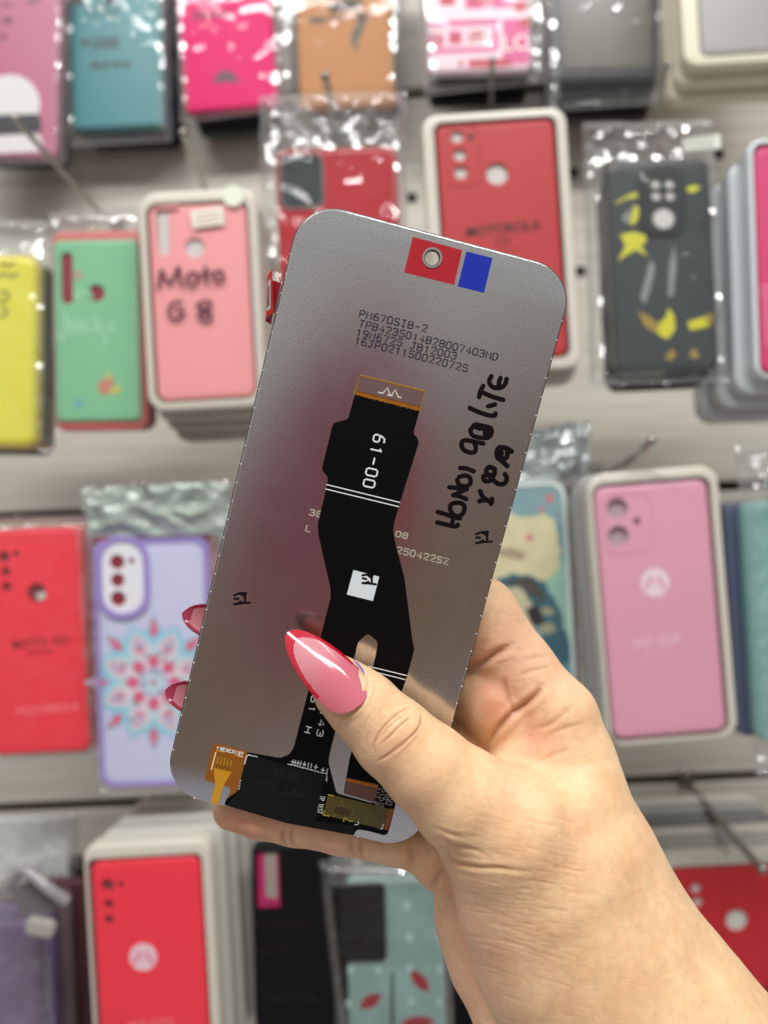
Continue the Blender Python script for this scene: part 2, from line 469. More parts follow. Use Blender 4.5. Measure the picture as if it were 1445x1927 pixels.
class Case:
    """one packed phone case: its Empty, its frame and its size in metres"""
    def __init__(s, name, label, group, px, py, wpx, hpx, d, lean):
        s.fr = plane_frame(px, py, d, lean); s.k = d / F; s.w = wpx * s.k; s.h = hpx * s.k
        s.root = thing(name, s.fr.M, label, 'phone case', group)
    def shell(s, m, th=.009, r=26, bev=.0022, holes=(), insert=None, hole_depth=.0025, name='shell', z=0., w=None, h=None):
        hs = holes_of(s.fr, holes); w = w or s.w; h = h or s.h
        o = rslab(name, w, h, r * s.k, z - th, z, m, s.root, bev, hs, hole_depth=hole_depth if hs else None)
        if hs: rslab('insert_card', w - .007, h - .007, max(r * s.k - .003, .003), z - th + .001, z - hole_depth + .0004, insert or WHITEIN, s.root)
        s.th = th
        return o
    def box(s, m=WHITEBOX, b=(18, 18, 18, 18), th=.013, proud=.0012, r=34, back=None, cover=True):
        """white blister tray round the shell: left, right, top, bottom borders in photo px"""
        L, R, T, B = (v * s.k for v in b)
        W_, H_ = s.w + L + R, s.h + T + B; cx, cy = (R - L) / 2, (T - B) / 2
        rr = r * s.k
        hole = rrect(s.w + .003, s.h + .003, max(rr - .004, .003), 7)
        f = lambda i: rrect(W_ - 2 * i, H_ - 2 * i, rr - i, 7, cx, cy)
        o = slab('tray', f(0), [hole], -th, proud, m, s.root, .002, f)
        rslab('backing_card', W_ - .004, H_ - .004, rr, -th - .001, -th + .0006, back or WHITEIN, s.root, cx=cx, cy=cy)
        if cover:
            mesh('clear_cover', [(p.x, p.y, proud + .0006) for p in rrect(s.w + .008, s.h + .008, max(rr - .002, .002), 7)], [tuple(range(32))], film_mat('cover_film', haze=.008, gloss=.02, rough=.06, bscale=20, bstr=.15), s.root)
        s.W_, s.H_, s.c = W_, H_, (cx, cy)
    def bag(s, corners, zf=.003, zb=None, amp=.0016, seed=0, film=None, name='clear_bag', nx=60, ny=96, flat=.06, head_v=.0, calm=.24):
        c = s.fr.poly(corners); fm = []; zb = -(getattr(s, 'th', .009) + .002) if zb is None else zb
        mid = (zf + zb) / 2; V, Fs = [], []
        for side, zz in ((0, zf), (1, zb)):
            i0 = len(V)
            for j in range(ny + 1):
                for i in range(nx + 1):
                    u, v = i / nx, j / ny
                    p = c[0] * (1 - u) * (1 - v) + c[1] * u * (1 - v) + c[2] * u * v + c[3] * (1 - u) * v
                    e = min(u, 1 - u, v * 1.2, 1 - v) / flat; e = max(0, min(1, e)); e = e * e * (3 - 2 * e)
                    q = Vector((p.x * 46 + seed * 3.1, p.y * 34, side * 7.7 + seed))
                    n1 = noise.noise(q); n2 = noise.noise(q * 2.3 + Vector((5, 2, seed)))
                    cr_ = (1 - abs(n1) * 2.4) * .7 + (1 - abs(n2) * 2.4) * .45
                    edge = max(0, 1 - min(u, 1 - u) / .17); head = max(0, min(1, (head_v - v) / max(head_v, 1e-6) * 2.5)) if head_v else 0; foot = max(0, 1 - (1 - v) / .07)
                    wgt = min(2.2, calm + 1.4 * edge * edge + 1.5 * head + .9 * foot)
                    z = mid + (zz - mid) * e + amp * wgt * cr_ * (1 if side == 0 else -.6) * (.25 + .75 * e)
                    jx = noise.noise(Vector((p.y * 60, seed, 1))) * .0012
                    V.append((p.x + jx * (1 if u in (0, 1) else 0), p.y, z))
            n = nx + 1
            for j in range(ny):
                for i in range(nx):
                    a = i0 + j * n + i
                    u, v = (i + .5) / nx, (j + .5) / ny; fm.append(1 if (v < head_v or u < .1 or u > .9 or v > .955) else 0)
                    Fs.append((a, a + n, a + n + 1, a + 1) if side == 0 else (a, a + 1, a + n + 1, a + n))
        return mesh(name, V, Fs, [film or FILM, CRINKLE], s.root, smooth=180, fmat=fm)
    def header(s, corners, m, amp=.004, z=-.006, seed=0, nx=60, ny=34, name='bag_header'):
        """crumpled top of a bag or its printed header"""
        c = s.fr.poly(corners); V, Fs = [], []
        for j in range(ny + 1):
            for i in range(nx + 1):
                u, v = i / nx, j / ny
                p = c[0] * (1 - u) * (1 - v) + c[1] * u * (1 - v) + c[2] * u * v + c[3] * (1 - u) * v
                q = Vector((p.x * 42 + seed * 2.3, p.y * 60, seed))
                r_ = (1 - abs(noise.noise(q)) * 2.4) + .5 * (1 - abs(noise.noise(q * 2.1)) * 2.4)
                V.append((p.x, p.y + .0015 * noise.noise(Vector((p.x * 70, seed, 3))) * (1 - v), z + amp * r_ * min(1, (1 - v) * 4)))
        n = nx + 1
        for j in range(ny):
            for i in range(nx):
                k = j * n + i; Fs.append((k, k + n, k + n + 1, k + 1))
        o = mesh(name, V, Fs, m, s.root, smooth=180)
        return o
    def ring(s, px, py, r, m, t=.0005, hole=0.6):
        c = s.fr.loc(px, py)
        return slab('lens_rim', circle(c, r * s.k), [circle(c, r * s.k * hole)], -.0005, t, m, s.root)
    def prints(s, name, polys_px, m, z=.00005, t=4e-5, rnd=0.):
        ps = [s.fr.poly(p) for p in polys_px]
        if rnd: ps = [rounded(p, rnd) for p in ps]
        return plates(name, ps, z, t, m, s.root)
    def paint(s, name, poly, m, z, rough=5., seed=0):
        P_ = catmull([Vector(p) for p in poly + [poly[0]]], 8)
        out = [(p.x + rough * noise.noise(Vector((p.x * .07, p.y * .07, seed))) + rough * .5 * noise.noise(Vector((p.x * .2, p.y * .2, seed + 4))), p.y + rough * noise.noise(Vector((p.x * .07, p.y * .07, seed + 9)))) for p in P_[:-1]]
        return plates(name, [s.fr.poly(out)], z, 4e-5, m, s.root)
    def discs(s, name, specs, m, z=.00005, t=4e-5):
        ps = []
        for sp in specs:
            c = s.fr.loc(sp[0], sp[1]); rx = sp[2] * s.k; ry = (sp[3] if len(sp) > 3 else sp[2]) * s.k; a = math.radians(sp[4] if len(sp) > 4 else 0)
            ps.append([Vector((c.x + (p.x) * math.cos(a) - p.y * math.sin(a), c.y + p.x * math.sin(a) + p.y * math.cos(a))) for p in circle((0, 0), rx, 24, ry)])
        return plates(name, ps, z, t, m, s.root)
    def pen(s, name, lines_px, wpx, m, z=.00006, smooth=True):
        L = [[s.fr.loc(*p) for p in ln] for ln in lines_px]
        if smooth: L = [catmull(l) for l in L]
        return strokes(name, L, wpx * s.k, z, m, s.root, t=4e-5)
    def text(s, name, body, px, py, hpx, m, rot=0., z=.0001, bold=0.):
        return font_text(name, body, s.fr, px, py, hpx, m, s.root, z, rot, 3e-5, bold=bold)
    def moto(s, px, py, r, disc, ink):
        """round badge with a two-peaked letter mark"""
        s.discs('badge', [(px, py, r)], disc)
        k = r * .62
        L = [[(px - k, py + k * .62), (px - k * .42, py - k * .62), (px, py + k * .25), (px + k * .42, py - k * .62), (px + k, py + k * .62)]]
        s.pen('badge_mark', L, r * .26, ink, z=.00012, smooth=False)

def stack(src_root, fr, n, pitch, shift, w, h, r, th, mats, labels, group, name, c=(0, 0), tray=None):
    """plain packed cases hanging behind a front one; each is a thing, seen only by its rim"""
    for i in range(n):
        M = fr.M @ Matrix.Translation((shift[0] * (i + 1), shift[1] * (i + 1), -pitch * (i + 1)))
        rt = thing(name, M, labels[i], 'phone case', group)
        m = mats[i % len(mats)]
        if tray is None:
            rslab('shell', w, h, r, -th, 0, m, rt, .002, cx=c[0], cy=c[1])
        else:
            rslab('tray', w, h, r, -th, 0, tray[i % len(tray)] if isinstance(tray, list) else tray, rt, .002, cx=c[0], cy=c[1])
            rslab('shell', w - .014, h - .014, r, .0001, .0014, m, rt, .001, cx=c[0], cy=c[1])

def hook(label, pts, r=.0019, name='wire_hook'):
    P_ = [PW(*p) for p in pts]
    b = P_[0]
    rt = thing(name, Matrix.Translation(b), label, 'hook', 'wire hooks on the wall')
    tube('prong', [p - b for p in P_], r, STEEL, rt)
    # tip bead and wall clip
    s = bmesh.new(); bmesh.ops.create_uvsphere(s, u_segments=10, v_segments=6, radius=r * 1.25)
    me = bpy.data.meshes.new('prong_tip'); s.to_mesh(me); s.free(); me.shade_smooth()
    o = link('prong_tip', me, STEEL, rt); o.location = P_[-1] - b
    o = rslab('wall_clip', .012, .014, .003, 0, .003, STEEL, rt, .001); o.rotation_euler = (math.radians(90), 0, 0); o.location = (0, -.0005, .004)

# ================================================================== top row
G1 = 'cases hanging in the top row'
c = Case('phone_case', 'dusty pink phone case cut off at the top left corner', G1, 22, 130, 178, 330, .72, -1.6)
c.shell(mat('dusty_pink', (186, 102, 130), .45), .009, 10)
c.pen('handwriting', [[(3, 12), (14, 8), (22, 14)], [(2, 42), (12, 36), (20, 34), (12, 44), (22, 40)], [(0, 70), (8, 66), (12, 70), (4, 74)], [(52, 6), (58, 0), (62, 6), (70, 0), (78, 4)]], 3.2, INK)
c.discs('pale_print', [(20, 196, 56, 56)], mat('print_white', (225, 222, 222), .5))
c.prints('dark_band', [[(-60, 218), (76, 214), (80, 250), (-60, 258)]], mat('band_dark', (44, 44, 52), .5), z=.00012, rnd=.004)
c.prints('pale_band', [[(-60, 258), (74, 252), (88, 284), (-60, 292)]], mat('print_white', (225, 222, 222), .5), z=.00012, rnd=.003)
c.bag([(-80, -80), (128, -80), (122, 305), (-80, 312)], amp=.0012, seed=1)
stack(c.root, c.fr, 1, .012, (.003, -.002), c.w, c.h, .006, .009, [mat('soft_black', (24, 23, 26), .6, spec=.2)], ['black phone case just behind the dusty pink case at top left'], G1, 'phone_case')

c = Case('phone_case', 'teal phone case with black handwriting, between dusty pink and magenta cases', G1, 217, 70, 172, 340, .735, 2.2)
c.shell(mat('teal_plastic', (62, 132, 138), .4), .009, 8)
c.pen('handwriting', [[(160, 72), (158, 88)], [(154, 78), (166, 76), (167, 82), (156, 84)], [(175, 73), (175, 86)], [(184, 74), (190, 72), (193, 78), (188, 85), (183, 80), (184, 74)], [(198, 72), (206, 72), (200, 78), (207, 80), (202, 86), (197, 84)], [(211, 72), (222, 70), (213, 78), (222, 82), (213, 86)], [(175, 90), (224, 87)]], 4, INK)
c.pen('handwriting', [[(172, 130), (178, 116), (184, 129)], [(172, 125), (184, 123)], [(190, 118), (190, 127), (197, 126), (198, 117)], [(203, 127), (203, 119), (209, 118)], [(214, 122), (218, 117), (222, 122), (217, 127), (213, 123)], [(226, 126), (226, 118), (232, 117)], [(238, 118), (234, 124), (240, 126), (242, 117), (243, 124)]], 4, INK)
c.pen('line_drawing', [[(160, 12), (168, 24), (176, 16), (186, 28), (192, 14), (184, 6)], [(196, 8), (200, 24), (210, 28), (216, 16), (206, 8), (198, 14)], [(218, 10), (224, 18), (228, 8)], [(170, 30), (176, 34)], [(206, 32), (214, 34)]], 4, mat('faded_ink', (40, 80, 84), .5))
c.discs('ear_print', [(145, 2, 14, 10), (208, 0, 12, 7)], INK)
c.bag([(108, -80), (318, -90), (322, 262), (122, 275)], amp=.0012, seed=2)
stack(c.root, c.fr, 2, .013, (.0035, -.002), c.w, c.h, .005, .009, [mat('navy_plastic', (42, 58, 84), .4), mat('soft_black', (24, 23, 26), .6, spec=.2)],
      ['navy phone case showing along the right side of the teal case', 'black phone case showing below the teal case'], G1, 'phone_case')

c = Case('phone_case', 'bright magenta phone case with a dark petal emblem near its bottom', G1, 424, 35, 176, 340, .73, 4.2)
c.shell(mat('magenta_plastic', (226, 8, 106), .45, spec=.2), .009, 10)
c.pen('script_print', [[(366, 22), (368, 36), (372, 30)], [(368, 24), (374, 22), (372, 30), (378, 34)], [(382, 26), (382, 32)], [(388, 26), (384, 30), (389, 33)], [(396, 26), (391, 29), (396, 32)], [(404, 24), (400, 28), (404, 31), (408, 26), (404, 24)], [(412, 31), (413, 24), (418, 29), (422, 23), (425, 29)], [(428, 24), (438, 20)]], 3.4, INK)
pet = []
for a in (-78, -46, -15, 15, 46, 78):
    ca, sa = math.cos(math.radians(a)), math.sin(math.radians(a))
    pet.append([(425 + (x * ca - y * sa), 155 + (x * sa + y * ca)) for x, y in [(0, -3), (-4.5, -10), (-4, -20), (0, -27), (4, -20), (4.5, -10)]])
c.prints('petal_emblem', pet, mat('emblem_dark', (60, 18, 44), .4), rnd=.0004)
c.bag([(316, -90), (540, -95), (536, 204), (338, 228)], amp=.0016, seed=3)
stack(c.root, c.fr, 2, .014, (.001, -.0035), c.w * .92, c.h, .005, .009, [mat('soft_black', (24, 23, 26), .6, spec=.2), mat('dark_green_case', (26, 52, 48), .4)],
      ['black phone case showing just below the magenta case', 'dark green phone case, rearmost behind the magenta case'], G1, 'phone_case')

c = Case('phone_case', 'ochre orange phone case with dark scribble above a hanging bag', G1, 648, 30, 180, 340, .735, 2.2)
c.shell(mat('ochre_orange', (188, 124, 62), .5), .009, 6)
c.pen('handwriting', [[(584, 32), (588, 40), (592, 33)], [(596, 34), (596, 40), (601, 36)], [(606, 33), (604, 39), (609, 39), (609, 34)], [(616, 38), (622, 33), (627, 38), (633, 32), (640, 37)], [(644, 36), (658, 32)], [(584, 42), (606, 41)]], 4.5, INK)
c.discs('smudge_print', [(650, 10, 34, 12, 5)], mat('smudge_green', (70, 72, 48), .5))
c.discs('smudge_print', [(680, 35, 10, 14, 20), (672, 62, 9, 20, -25), (668, 84, 5, 12, 20)], mat('smudge_grey', (86, 88, 72), .5), z=.00014)
c.discs('smudge_print', [(684, 30, 7, 9, 0), (640, 18, 22, 7, 10)], mat('smudge_brown', (92, 52, 40), .5), z=.00024)
c.bag([(512, -90), (766, -95), (756, 178), (524, 186)], amp=.0012, seed=4)
stack(c.root, c.fr, 1, .012, (.0035, -.001), c.w, c.h, .004, .009, [mat('dark_green_case', (26, 52, 48), .4)], ['dark green phone case showing along the right side of the ochre case'], G1, 'phone_case')

c = Case('phone_case', 'pink and white patterned phone case with heart and block letters', G1, 898, -25, 196, 318, .70, 1.8)
c.shell(mat('pattern_white_pink', (240, 214, 224), .3, coat=.3), .009, 12)
PK = mat('print_pink', (214, 78, 142), .4); RD = mat('print_red', (190, 36, 66), .4); PW_ = mat('print_white', (225, 222, 222), .5)
def R_(x0, y0, x1, y1, s=-.04): return [(x0, y0 + s * 0), (x1, y0 + s * (x1 - x0)), (x1 + 2, y1 + s * (x1 - x0)), (x0 + 2, y1)]
c.prints('pink_block', [R_(806, 40, 936, 52), R_(806, 92, 932, 102), R_(926, 30, 936, 92), R_(873, -40, 960, 18), R_(944, 36, 994, 122), R_(806, 66, 834, 88), R_(843, 58, 868, 84)], PK)
c.prints('red_block', [R_(812, 62, 828, 86), R_(880, 58, 910, 80), R_(880, 112, 960, 128), R_(862, 114, 870, 126)], RD, z=.00012)
c.discs('lip_print', [(842, 2, 17, 9), (903, 2, 22, 8), (978, 10, 14, 12), (986, 42, 10, 10)], RD, z=.00012)
c.text('block_letters', 'U', 896, 68, 22, PW_, z=.0003, bold=.0001)
c.prints('heart_print', [[(856, 84), (845, 72), (846, 64), (852, 63), (857, 68), (861, 62), (867, 64), (868, 71)]], RD, z=.0002, rnd=.0004)
c.text('block_letters', 'LO', 972, 82, 30, mat('cream_letter', (250, 232, 222), .4), rot=2, z=.0003, bold=.0002)
c.text('block_letters', 'I', 820, 74, 22, PW_, z=.0003)
c.bag([(778, -90), (1036, -90), (1028, 150), (800, 176)], amp=.0014, seed=5)
stack(c.root, c.fr, 2, .013, (.0005, -.006), c.w * .95, c.h, .005, .009, [mat('soft_black', (24, 23, 26), .6, spec=.2), mat('soft_black', (24, 23, 26), .6, spec=.2)],  # black colour stands for the shadow below the patterned case
      ['black phone case peeking out below the patterned pink case', 'rear black phone case in the stack under the patterned pink case'], G1, 'phone_case')

c = Case('phone_case', 'smoky clear phone case with dark rim, in the top row right of the patterned one', G1, 1137, -20, 206, 336, .70, 2.)
c.shell(mat('smoke_rim', (66, 68, 72), .3, coat=.4), .009, 14)
rslab('clear_panel', c.w - .016, c.h - .014, .004, .0001, .0009, mat('smoky_panel', (104, 101, 92), .25, coat=.6, vary=.12, vscale=30), c.root, .0004)
c.bag([(1010, -90), (1262, -90), (1252, 190), (1030, 206)], amp=.0018, seed=6)
stack(c.root, c.fr, 3, .0125, (.0, -.0055), c.w, c.h, .006, .009, [mat('dark_slate', (52, 58, 62), .35), mat('soft_black', (24, 23, 26), .6, spec=.2), mat('charcoal_plum', (70, 60, 66), .4)],
      ['slate phone case, first below the smoky clear case', 'black phone case, second below the smoky clear case', 'plum grey phone case, lowest below the smoky clear case'], G1, 'phone_case')

c = Case('phone_case', 'grey phone case in a cream tray cut off at the top right corner', G1, 1398, -50, 176, 300, .66, 3.6)
c.shell(mat('pale_grey_case', (158, 155, 152), .35), .009, 14)
rslab('dark_rim', c.w + .004, c.h + .004, .006, -.01, -.0012, mat('smoke_rim', (66, 68, 72), .3, coat=.4), c.root, .001)
c.box(mat('cream_tray', (222, 216, 192), .3, coat=.3), (34, 30, 20, 20), th=.013, r=26, cover=False)
stack(c.root, c.fr, 2, .014, (-.001, -.006), c.W_, c.H_, .008, .012, [mat('rust_case', (150, 92, 74), .5), mat('tan_case', (186, 160, 118), .5)],
      ['rust coloured phone case in a cream tray behind the grey one at top right', 'tan phone case in a cream tray, rearmost at top right'], G1, 'phone_case', c.c, tray=mat('cream_tray', (222, 216, 192), .3))

# ================================================================== second row
G2 = 'cases hanging in the second row'
c = Case('phone_case', 'yellow phone case in a clear bag at the left edge', G2, -30, 660, 198, 366, .60, -.6)
c.shell(mat('yellow_plastic', (230, 224, 26), .3, coat=.5), .013, 24, bev=.005)
c.pen('handwriting', [[(2, 500), (10, 496), (18, 502), (26, 494)], [(0, 520), (12, 515), (22, 522), (34, 514)], [(2, 552), (12, 548), (16, 560), (6, 570), (0, 564)], [(4, 580), (14, 584), (10, 594), (0, 596)]], 5, mat('olive_ink', (110, 106, 30), .5))
c.bag([(-140, 410), (96, 412), (98, 848), (-140, 850)], zf=.004, amp=.0026, seed=7, calm=.6, head_v=0.14, film=FILM2)
rslab('bag_header', c.w + .01, .02, .002, -.004, .0, FILM2, c.root, cy=c.h / 2 + .013)
stack(c.root, c.fr, 1, .014, (.004, -.003), c.w, c.h, .008, .01, [mat('soft_black', (24, 23, 26), .6, spec=.2)], ['black phone case behind the yellow case'], G2, 'phone_case')

c = Case('phone_case', 'mint green printed phone case with a coral rim behind it', G2, 183, 622, 162, 344, .60, 1.)
c.shell(mat('mint_green', (126, 192, 146), .4, coat=.3, vary=.06, vscale=40), .004, 14, holes=[('r', 127, 523, 22, 98, 10), ('c', 182, 551, 16)], insert=mat('dark_red_inner', (138, 36, 50), .5), hole_depth=.002)
PT = mat('pale_mint_print', (160, 214, 178), .5)
c.pen('script_print', [[(140, 545), (146, 560), (154, 544)], [(160, 556), (168, 548), (174, 560)], [(108, 622), (118, 640), (126, 604), (122, 590)], [(128, 618), (136, 606), (140, 622), (132, 626)], [(146, 600), (150, 622), (158, 606)], [(164, 604), (160, 624), (172, 618)], [(178, 596), (182, 622)], [(190, 604), (188, 622), (200, 620), (200, 602), (198, 644)], [(214, 606), (208, 620), (220, 622)]], 4, PT)
c.discs('fruit_print', [(198, 728, 13, 15), (207, 716, 9, 7)], mat('fruit_red', (196, 130, 110), .5))
c.discs('fruit_print', [(218, 734, 12, 7, 30), (204, 708, 4, 8)], mat('fruit_yellow', (196, 190, 96), .5), z=.00015)
c.discs('blue_print', [(149, 760, 6, 8, 30)], mat('fruit_blue', (96, 160, 190), .5))
c.discs('pink_print', [(148, 518, 8, 10)], mat('soft_coral_print', (170, 150, 130), .5))
rslab('coral_rim', c.w + .004, c.h + .012, .007, -.012, -.0022, mat('coral_plastic', (222, 120, 116), .4), c.root, .002, cx=.001, cy=.001)
c.th = .012
c.bag([(90, 395), (268, 388), (276, 806), (100, 812)], zf=.003, amp=.0016, seed=8, head_v=0.12)
stack(c.root, c.fr, 1, .014, (.004, -.004), c.w, c.h, .008, .01, [mat('brown_rose', (120, 72, 68), .5)], ['brown rose phone case behind the mint green case'], G2, 'phone_case')

c = Case('phone_case', 'salmon pink phone case in a white tray with handwriting on its cover', G2, 380, 567, 184, 366, .58, 3.)
c.shell(mat('salmon_pink', (240, 158, 160), .4), .008, 18, holes=[('p', [(292, 390), (336, 384), (338, 398), (318, 401), (321, 478), (298, 481)]), ('c', 367, 466, 19)], insert=WHITEIN)
c.box(WHITEBOX, (18, 22, 26, 20), th=.014)
c.discs('round_sticker', [(440, 371, 20)], mat('sticker_white', (226, 232, 216), .5), z=.0024)
c.prints('price_label', [[(360, 400), (420, 391), (424, 424), (365, 432)]], mat('sticker_white', (226, 232, 216), .5), z=.0024)
c.pen('label_print', [[(370, 408), (413, 402)], [(371, 416), (414, 410)], [(372, 424), (415, 418)]], 2.6, mat('salmon_ink', (214, 150, 148), .5), z=.0026, smooth=False)
MK = mat('marker_purple', (74, 34, 52), .35)
c.pen('cover_handwriting', [[(300, 544), (303, 526), (306, 510), (314, 526), (322, 534), (330, 520), (338, 504), (340, 522), (344, 540)],
                            [(362, 514), (354, 524), (356, 536), (366, 538), (374, 528), (370, 516), (362, 514)], [(388, 504), (388, 522), (392, 536)], [(378, 518), (400, 513)], [(412, 511), (404, 520), (407, 531), (416, 532), (422, 522), (418, 512), (411, 511)],
                            [(344, 570), (330, 570), (320, 582), (322, 598), (336, 602), (346, 594), (346, 586), (334, 587)], [(386, 568), (372, 576), (384, 584), (398, 592), (396, 604), (380, 602), (376, 592), (394, 582), (398, 570), (386, 568)]], 5.5, MK, z=.0025)
stack(c.root, c.fr, 3, .0145, (.002, -.0055), c.W_, c.H_, .01, .013, [mat('olive_case', (120, 112, 82), .5), mat('red_plastic', (200, 52, 56), .4), mat('pale_grey_case', (158, 155, 152), .35)],
      ['olive phone case in a tray, first behind the salmon pink one', 'red phone case in a tray, second behind the salmon pink one', 'grey phone case in a tray, rearmost behind the salmon pink one'], G2, 'phone_case', c.c, tray=mat('grey_clear_tray', (186, 186, 176), .25, coat=.4))

c = Case('phone_case', 'glossy red phone case with a dark glass camera window, in a bag behind the screen', G2, 640, 485, 232, 420, .57, 2.)
c.shell(mat('glossy_red', (178, 34, 46), .22, coat=.5), .010, 22, bev=.004, holes=[('r', 568, 341, 74, 96, 16)], insert=mat('window_dark', (52, 62, 64), .12, coat=.8, vary=.5, vscale=120), hole_depth=.0012)
h0 = holes_of(c.fr, [('r', 568, 341, 84, 106, 20), ('r', 568, 341, 74, 96, 16)])
slab('window_rim', h0[0], [h0[1]], -.001, .0008, mat('rim_grey', (120, 100, 102), .3), c.root)
c.bag([(486, 176), (764, 168), (770, 742), (500, 750)], zf=.0045, amp=.0042, seed=9, calm=.6, head_v=0.18)

c = Case('phone_case', 'matte red phone case in a white tray with black lettering, above the silver screen corner', G2, 944, 452, 222, 446, .565, 3.6)
c.shell(mat('matte_red', (184, 44, 48), .5), .008, 16, holes=[('c', 860, 257, 12), ('c', 865, 291, 12), ('c', 867, 324, 13), ('c', 935, 327, 21)], insert=WHITEIN)
h0 = holes_of(c.fr, [('r', 870, 293, 66, 116, 18), ('r', 870, 293, 62, 112, 16)])
slab('island_lip', h0[0], [h0[1]], -.001, .0004, mat('matte_red', (184, 44, 48), .5), c.root)
c.discs('flash_dot', [(886, 258, 6)], DARKIN)
c.box(WHITEBOX, (26, 24, 20, 26), th=.014, r=30)
c.text('case_lettering', 'MOTOROLA', 946, 431, 18, INK, rot=2.5, bold=.0002)
c.text('case_lettering', 'G30', 946, 453, 13, INK, rot=2.5)
c.text('case_lettering', 'premium case', 948, 470, 8, mat('dark_red_ink', (140, 36, 40), .5), rot=2.5)
stack(c.root, c.fr, 1, .016, (.0005, -.007), c.W_, c.H_, .01, .013, [mat('red_plastic', (200, 52, 56), .4)], ['white tray of a red phone case hidden behind the matte red one'], G2, 'phone_case', c.c, tray=mat('grey_clear_tray', (186, 186, 176), .25, coat=.4))

c = Case('phone_case', 'dark grey phone case with yellow splashes and a round camera hole, in a clear bag', G2, 1247, 500, 196, 406, .57, 2.6)
c.shell(mat('dark_graphite', (56, 62, 64), .35, coat=.3, vary=.12, vscale=50), .010, 28, bev=.003)
h0 = holes_of(c.fr, [('r', 1246, 380, 86, 128, 32), ('c', 1232, 347, 9.5), ('c', 1258, 347, 9.5), ('c', 1233, 369, 9.5), ('c', 1259, 369, 9.5), ('c', 1247, 411, 21)])
slab('camera_island', h0[0], h0[1:], -.0005, .0016, mat('graphite_island', (34, 38, 42), .4), c.root)
rslab('hole_backing', 70 * c.k, 112 * c.k, .005, -.0003, .0003, WHITEIN, c.root, cx=c.fr.loc(1246, 380).x, cy=c.fr.loc(1246, 380).y)
YL = mat('splash_yellow', (206, 204, 50), .45); OC = mat('splash_ochre', (158, 134, 62), .45)
for P_ in ([[(1155, 382), (1185, 365), (1200, 362), (1198, 372), (1178, 374), (1162, 382)], [(1184, 420), (1192, 386), (1202, 392), (1200, 412), (1190, 424)], [(1166, 442), (1190, 436), (1214, 442), (1215, 456), (1205, 462), (1218, 482), (1196, 470), (1178, 480), (1162, 492), (1176, 462)],
                           [(1238, 610), (1254, 594), (1256, 578), (1268, 594), (1270, 620), (1256, 638), (1244, 634), (1232, 622)], [(1292, 606), (1330, 594), (1340, 598), (1334, 614), (1298, 622)], [(1290, 354), (1304, 348), (1318, 352), (1306, 362), (1294, 362)]]): c.prints('yellow_splash', [P_], YL, rnd=.0008)
c.prints('ochre_splash', [[(1200, 586), (1222, 596), (1240, 612), (1234, 628), (1212, 614)], [(1250, 672), (1264, 656), (1272, 668), (1260, 680)], [(1296, 664), (1306, 654), (1316, 672), (1302, 676)], [(1326, 592), (1342, 590), (1340, 610), (1330, 612)]], OC, z=.00015, rnd=.0006)
for P_ in ([[(1204, 560), (1214, 520), (1224, 486), (1232, 506), (1222, 548), (1212, 574)], [(1256, 560), (1258, 500), (1268, 460), (1272, 500), (1266, 556)], [(1168, 410), (1186, 392), (1182, 424)]]): c.prints('grey_feather', [P_], mat('feather_grey', (132, 142, 142), .4), z=.00012, rnd=.0008)
c.bag([(1098, 228), (1342, 222), (1372, 716), (1112, 726)], zf=.0055, amp=.003, seed=10, calm=.6, head_v=0.13)
c.prints('bag_label', [[(1280, 264), (1350, 256), (1352, 282), (1282, 288)]], mat('sticker_white', (226, 232, 216), .5), z=.003)
stack(c.root, c.fr, 2, .0135, (.0008, -.003), c.w, c.h, .009, .01, [mat('soft_black', (24, 23, 26), .6, spec=.2)],
      ['black phone case, first behind the yellow splashed one', 'black phone case, second behind the yellow splashed one'], G2, 'phone_case')

c = Case('phone_case', 'raspberry pink phone case in a frosted tray at the right edge, below the cream tray', G2, 1500, 486, 150, 426, .56, 1.8)
c.shell(mat('raspberry', (204, 64, 112), .45), .008, 18)
c.box(CLEARBOX, (14, 14, 14, 14), th=.016, r=30, cover=False)
c.text('side_lettering', 'motorola', 1441, 592, 22, mat('raspberry_light', (232, 138, 168), .5), rot=92)
stack(c.root, c.fr, 3, .016, (-.0055, -.007), c.W_, c.H_, .012, .014, [mat('raspberry', (204, 64, 112), .45)],
      ['frosted tray with a pink phone case, first behind the raspberry one', 'frosted tray with a pink phone case, second behind the raspberry one', 'frosted tray with a pink phone case, rearmost behind the raspberry one'], G2, 'phone_case', c.c, tray=CLEARBOX)

# ================================================================== third row
G3 = 'cases hanging in the third row'
c = Case('phone_case', 'coral red phone case in a clear bag at the left edge under the yellow case', G3, 68, 1208, 190, 424, .585, 2.6)
c.shell(mat('coral_red', (246, 60, 74), .4), .010, 22, bev=.003, holes=[('c', 8, 1048, 11), ('c', 11, 1076, 9), ('c', 13, 1104, 9), ('c', 70, 1116, 18)], insert=mat('dim_insert', (128, 60, 64), .5))
c.discs('flash_dot', [(31, 1042, 5)], DARKIN)
c.prints('hole_glow', [[(66, 1120), (84, 1112), (86, 1124), (74, 1132)]], WHITEIN, z=-.0012)  # white patch set inside the finger hole
c.text('case_lettering', 'MOTO G51', 80, 1209, 16, mat('dark_red_ink', (140, 36, 40), .5), rot=3, bold=.0002)
c.text('case_lettering', 'silicone', 76, 1226, 12, mat('dark_red_ink', (140, 36, 40), .5), rot=3)
c.text('case_lettering', 'MOTOROLA', 90, 1335, 15, mat('coral_light', (255, 140, 150), .5), rot=3)
c.bag([(-60, 975), (172, 968), (200, 1424), (-50, 1442)], zf=.005, amp=.002, seed=11, calm=.6, head_v=0.05)
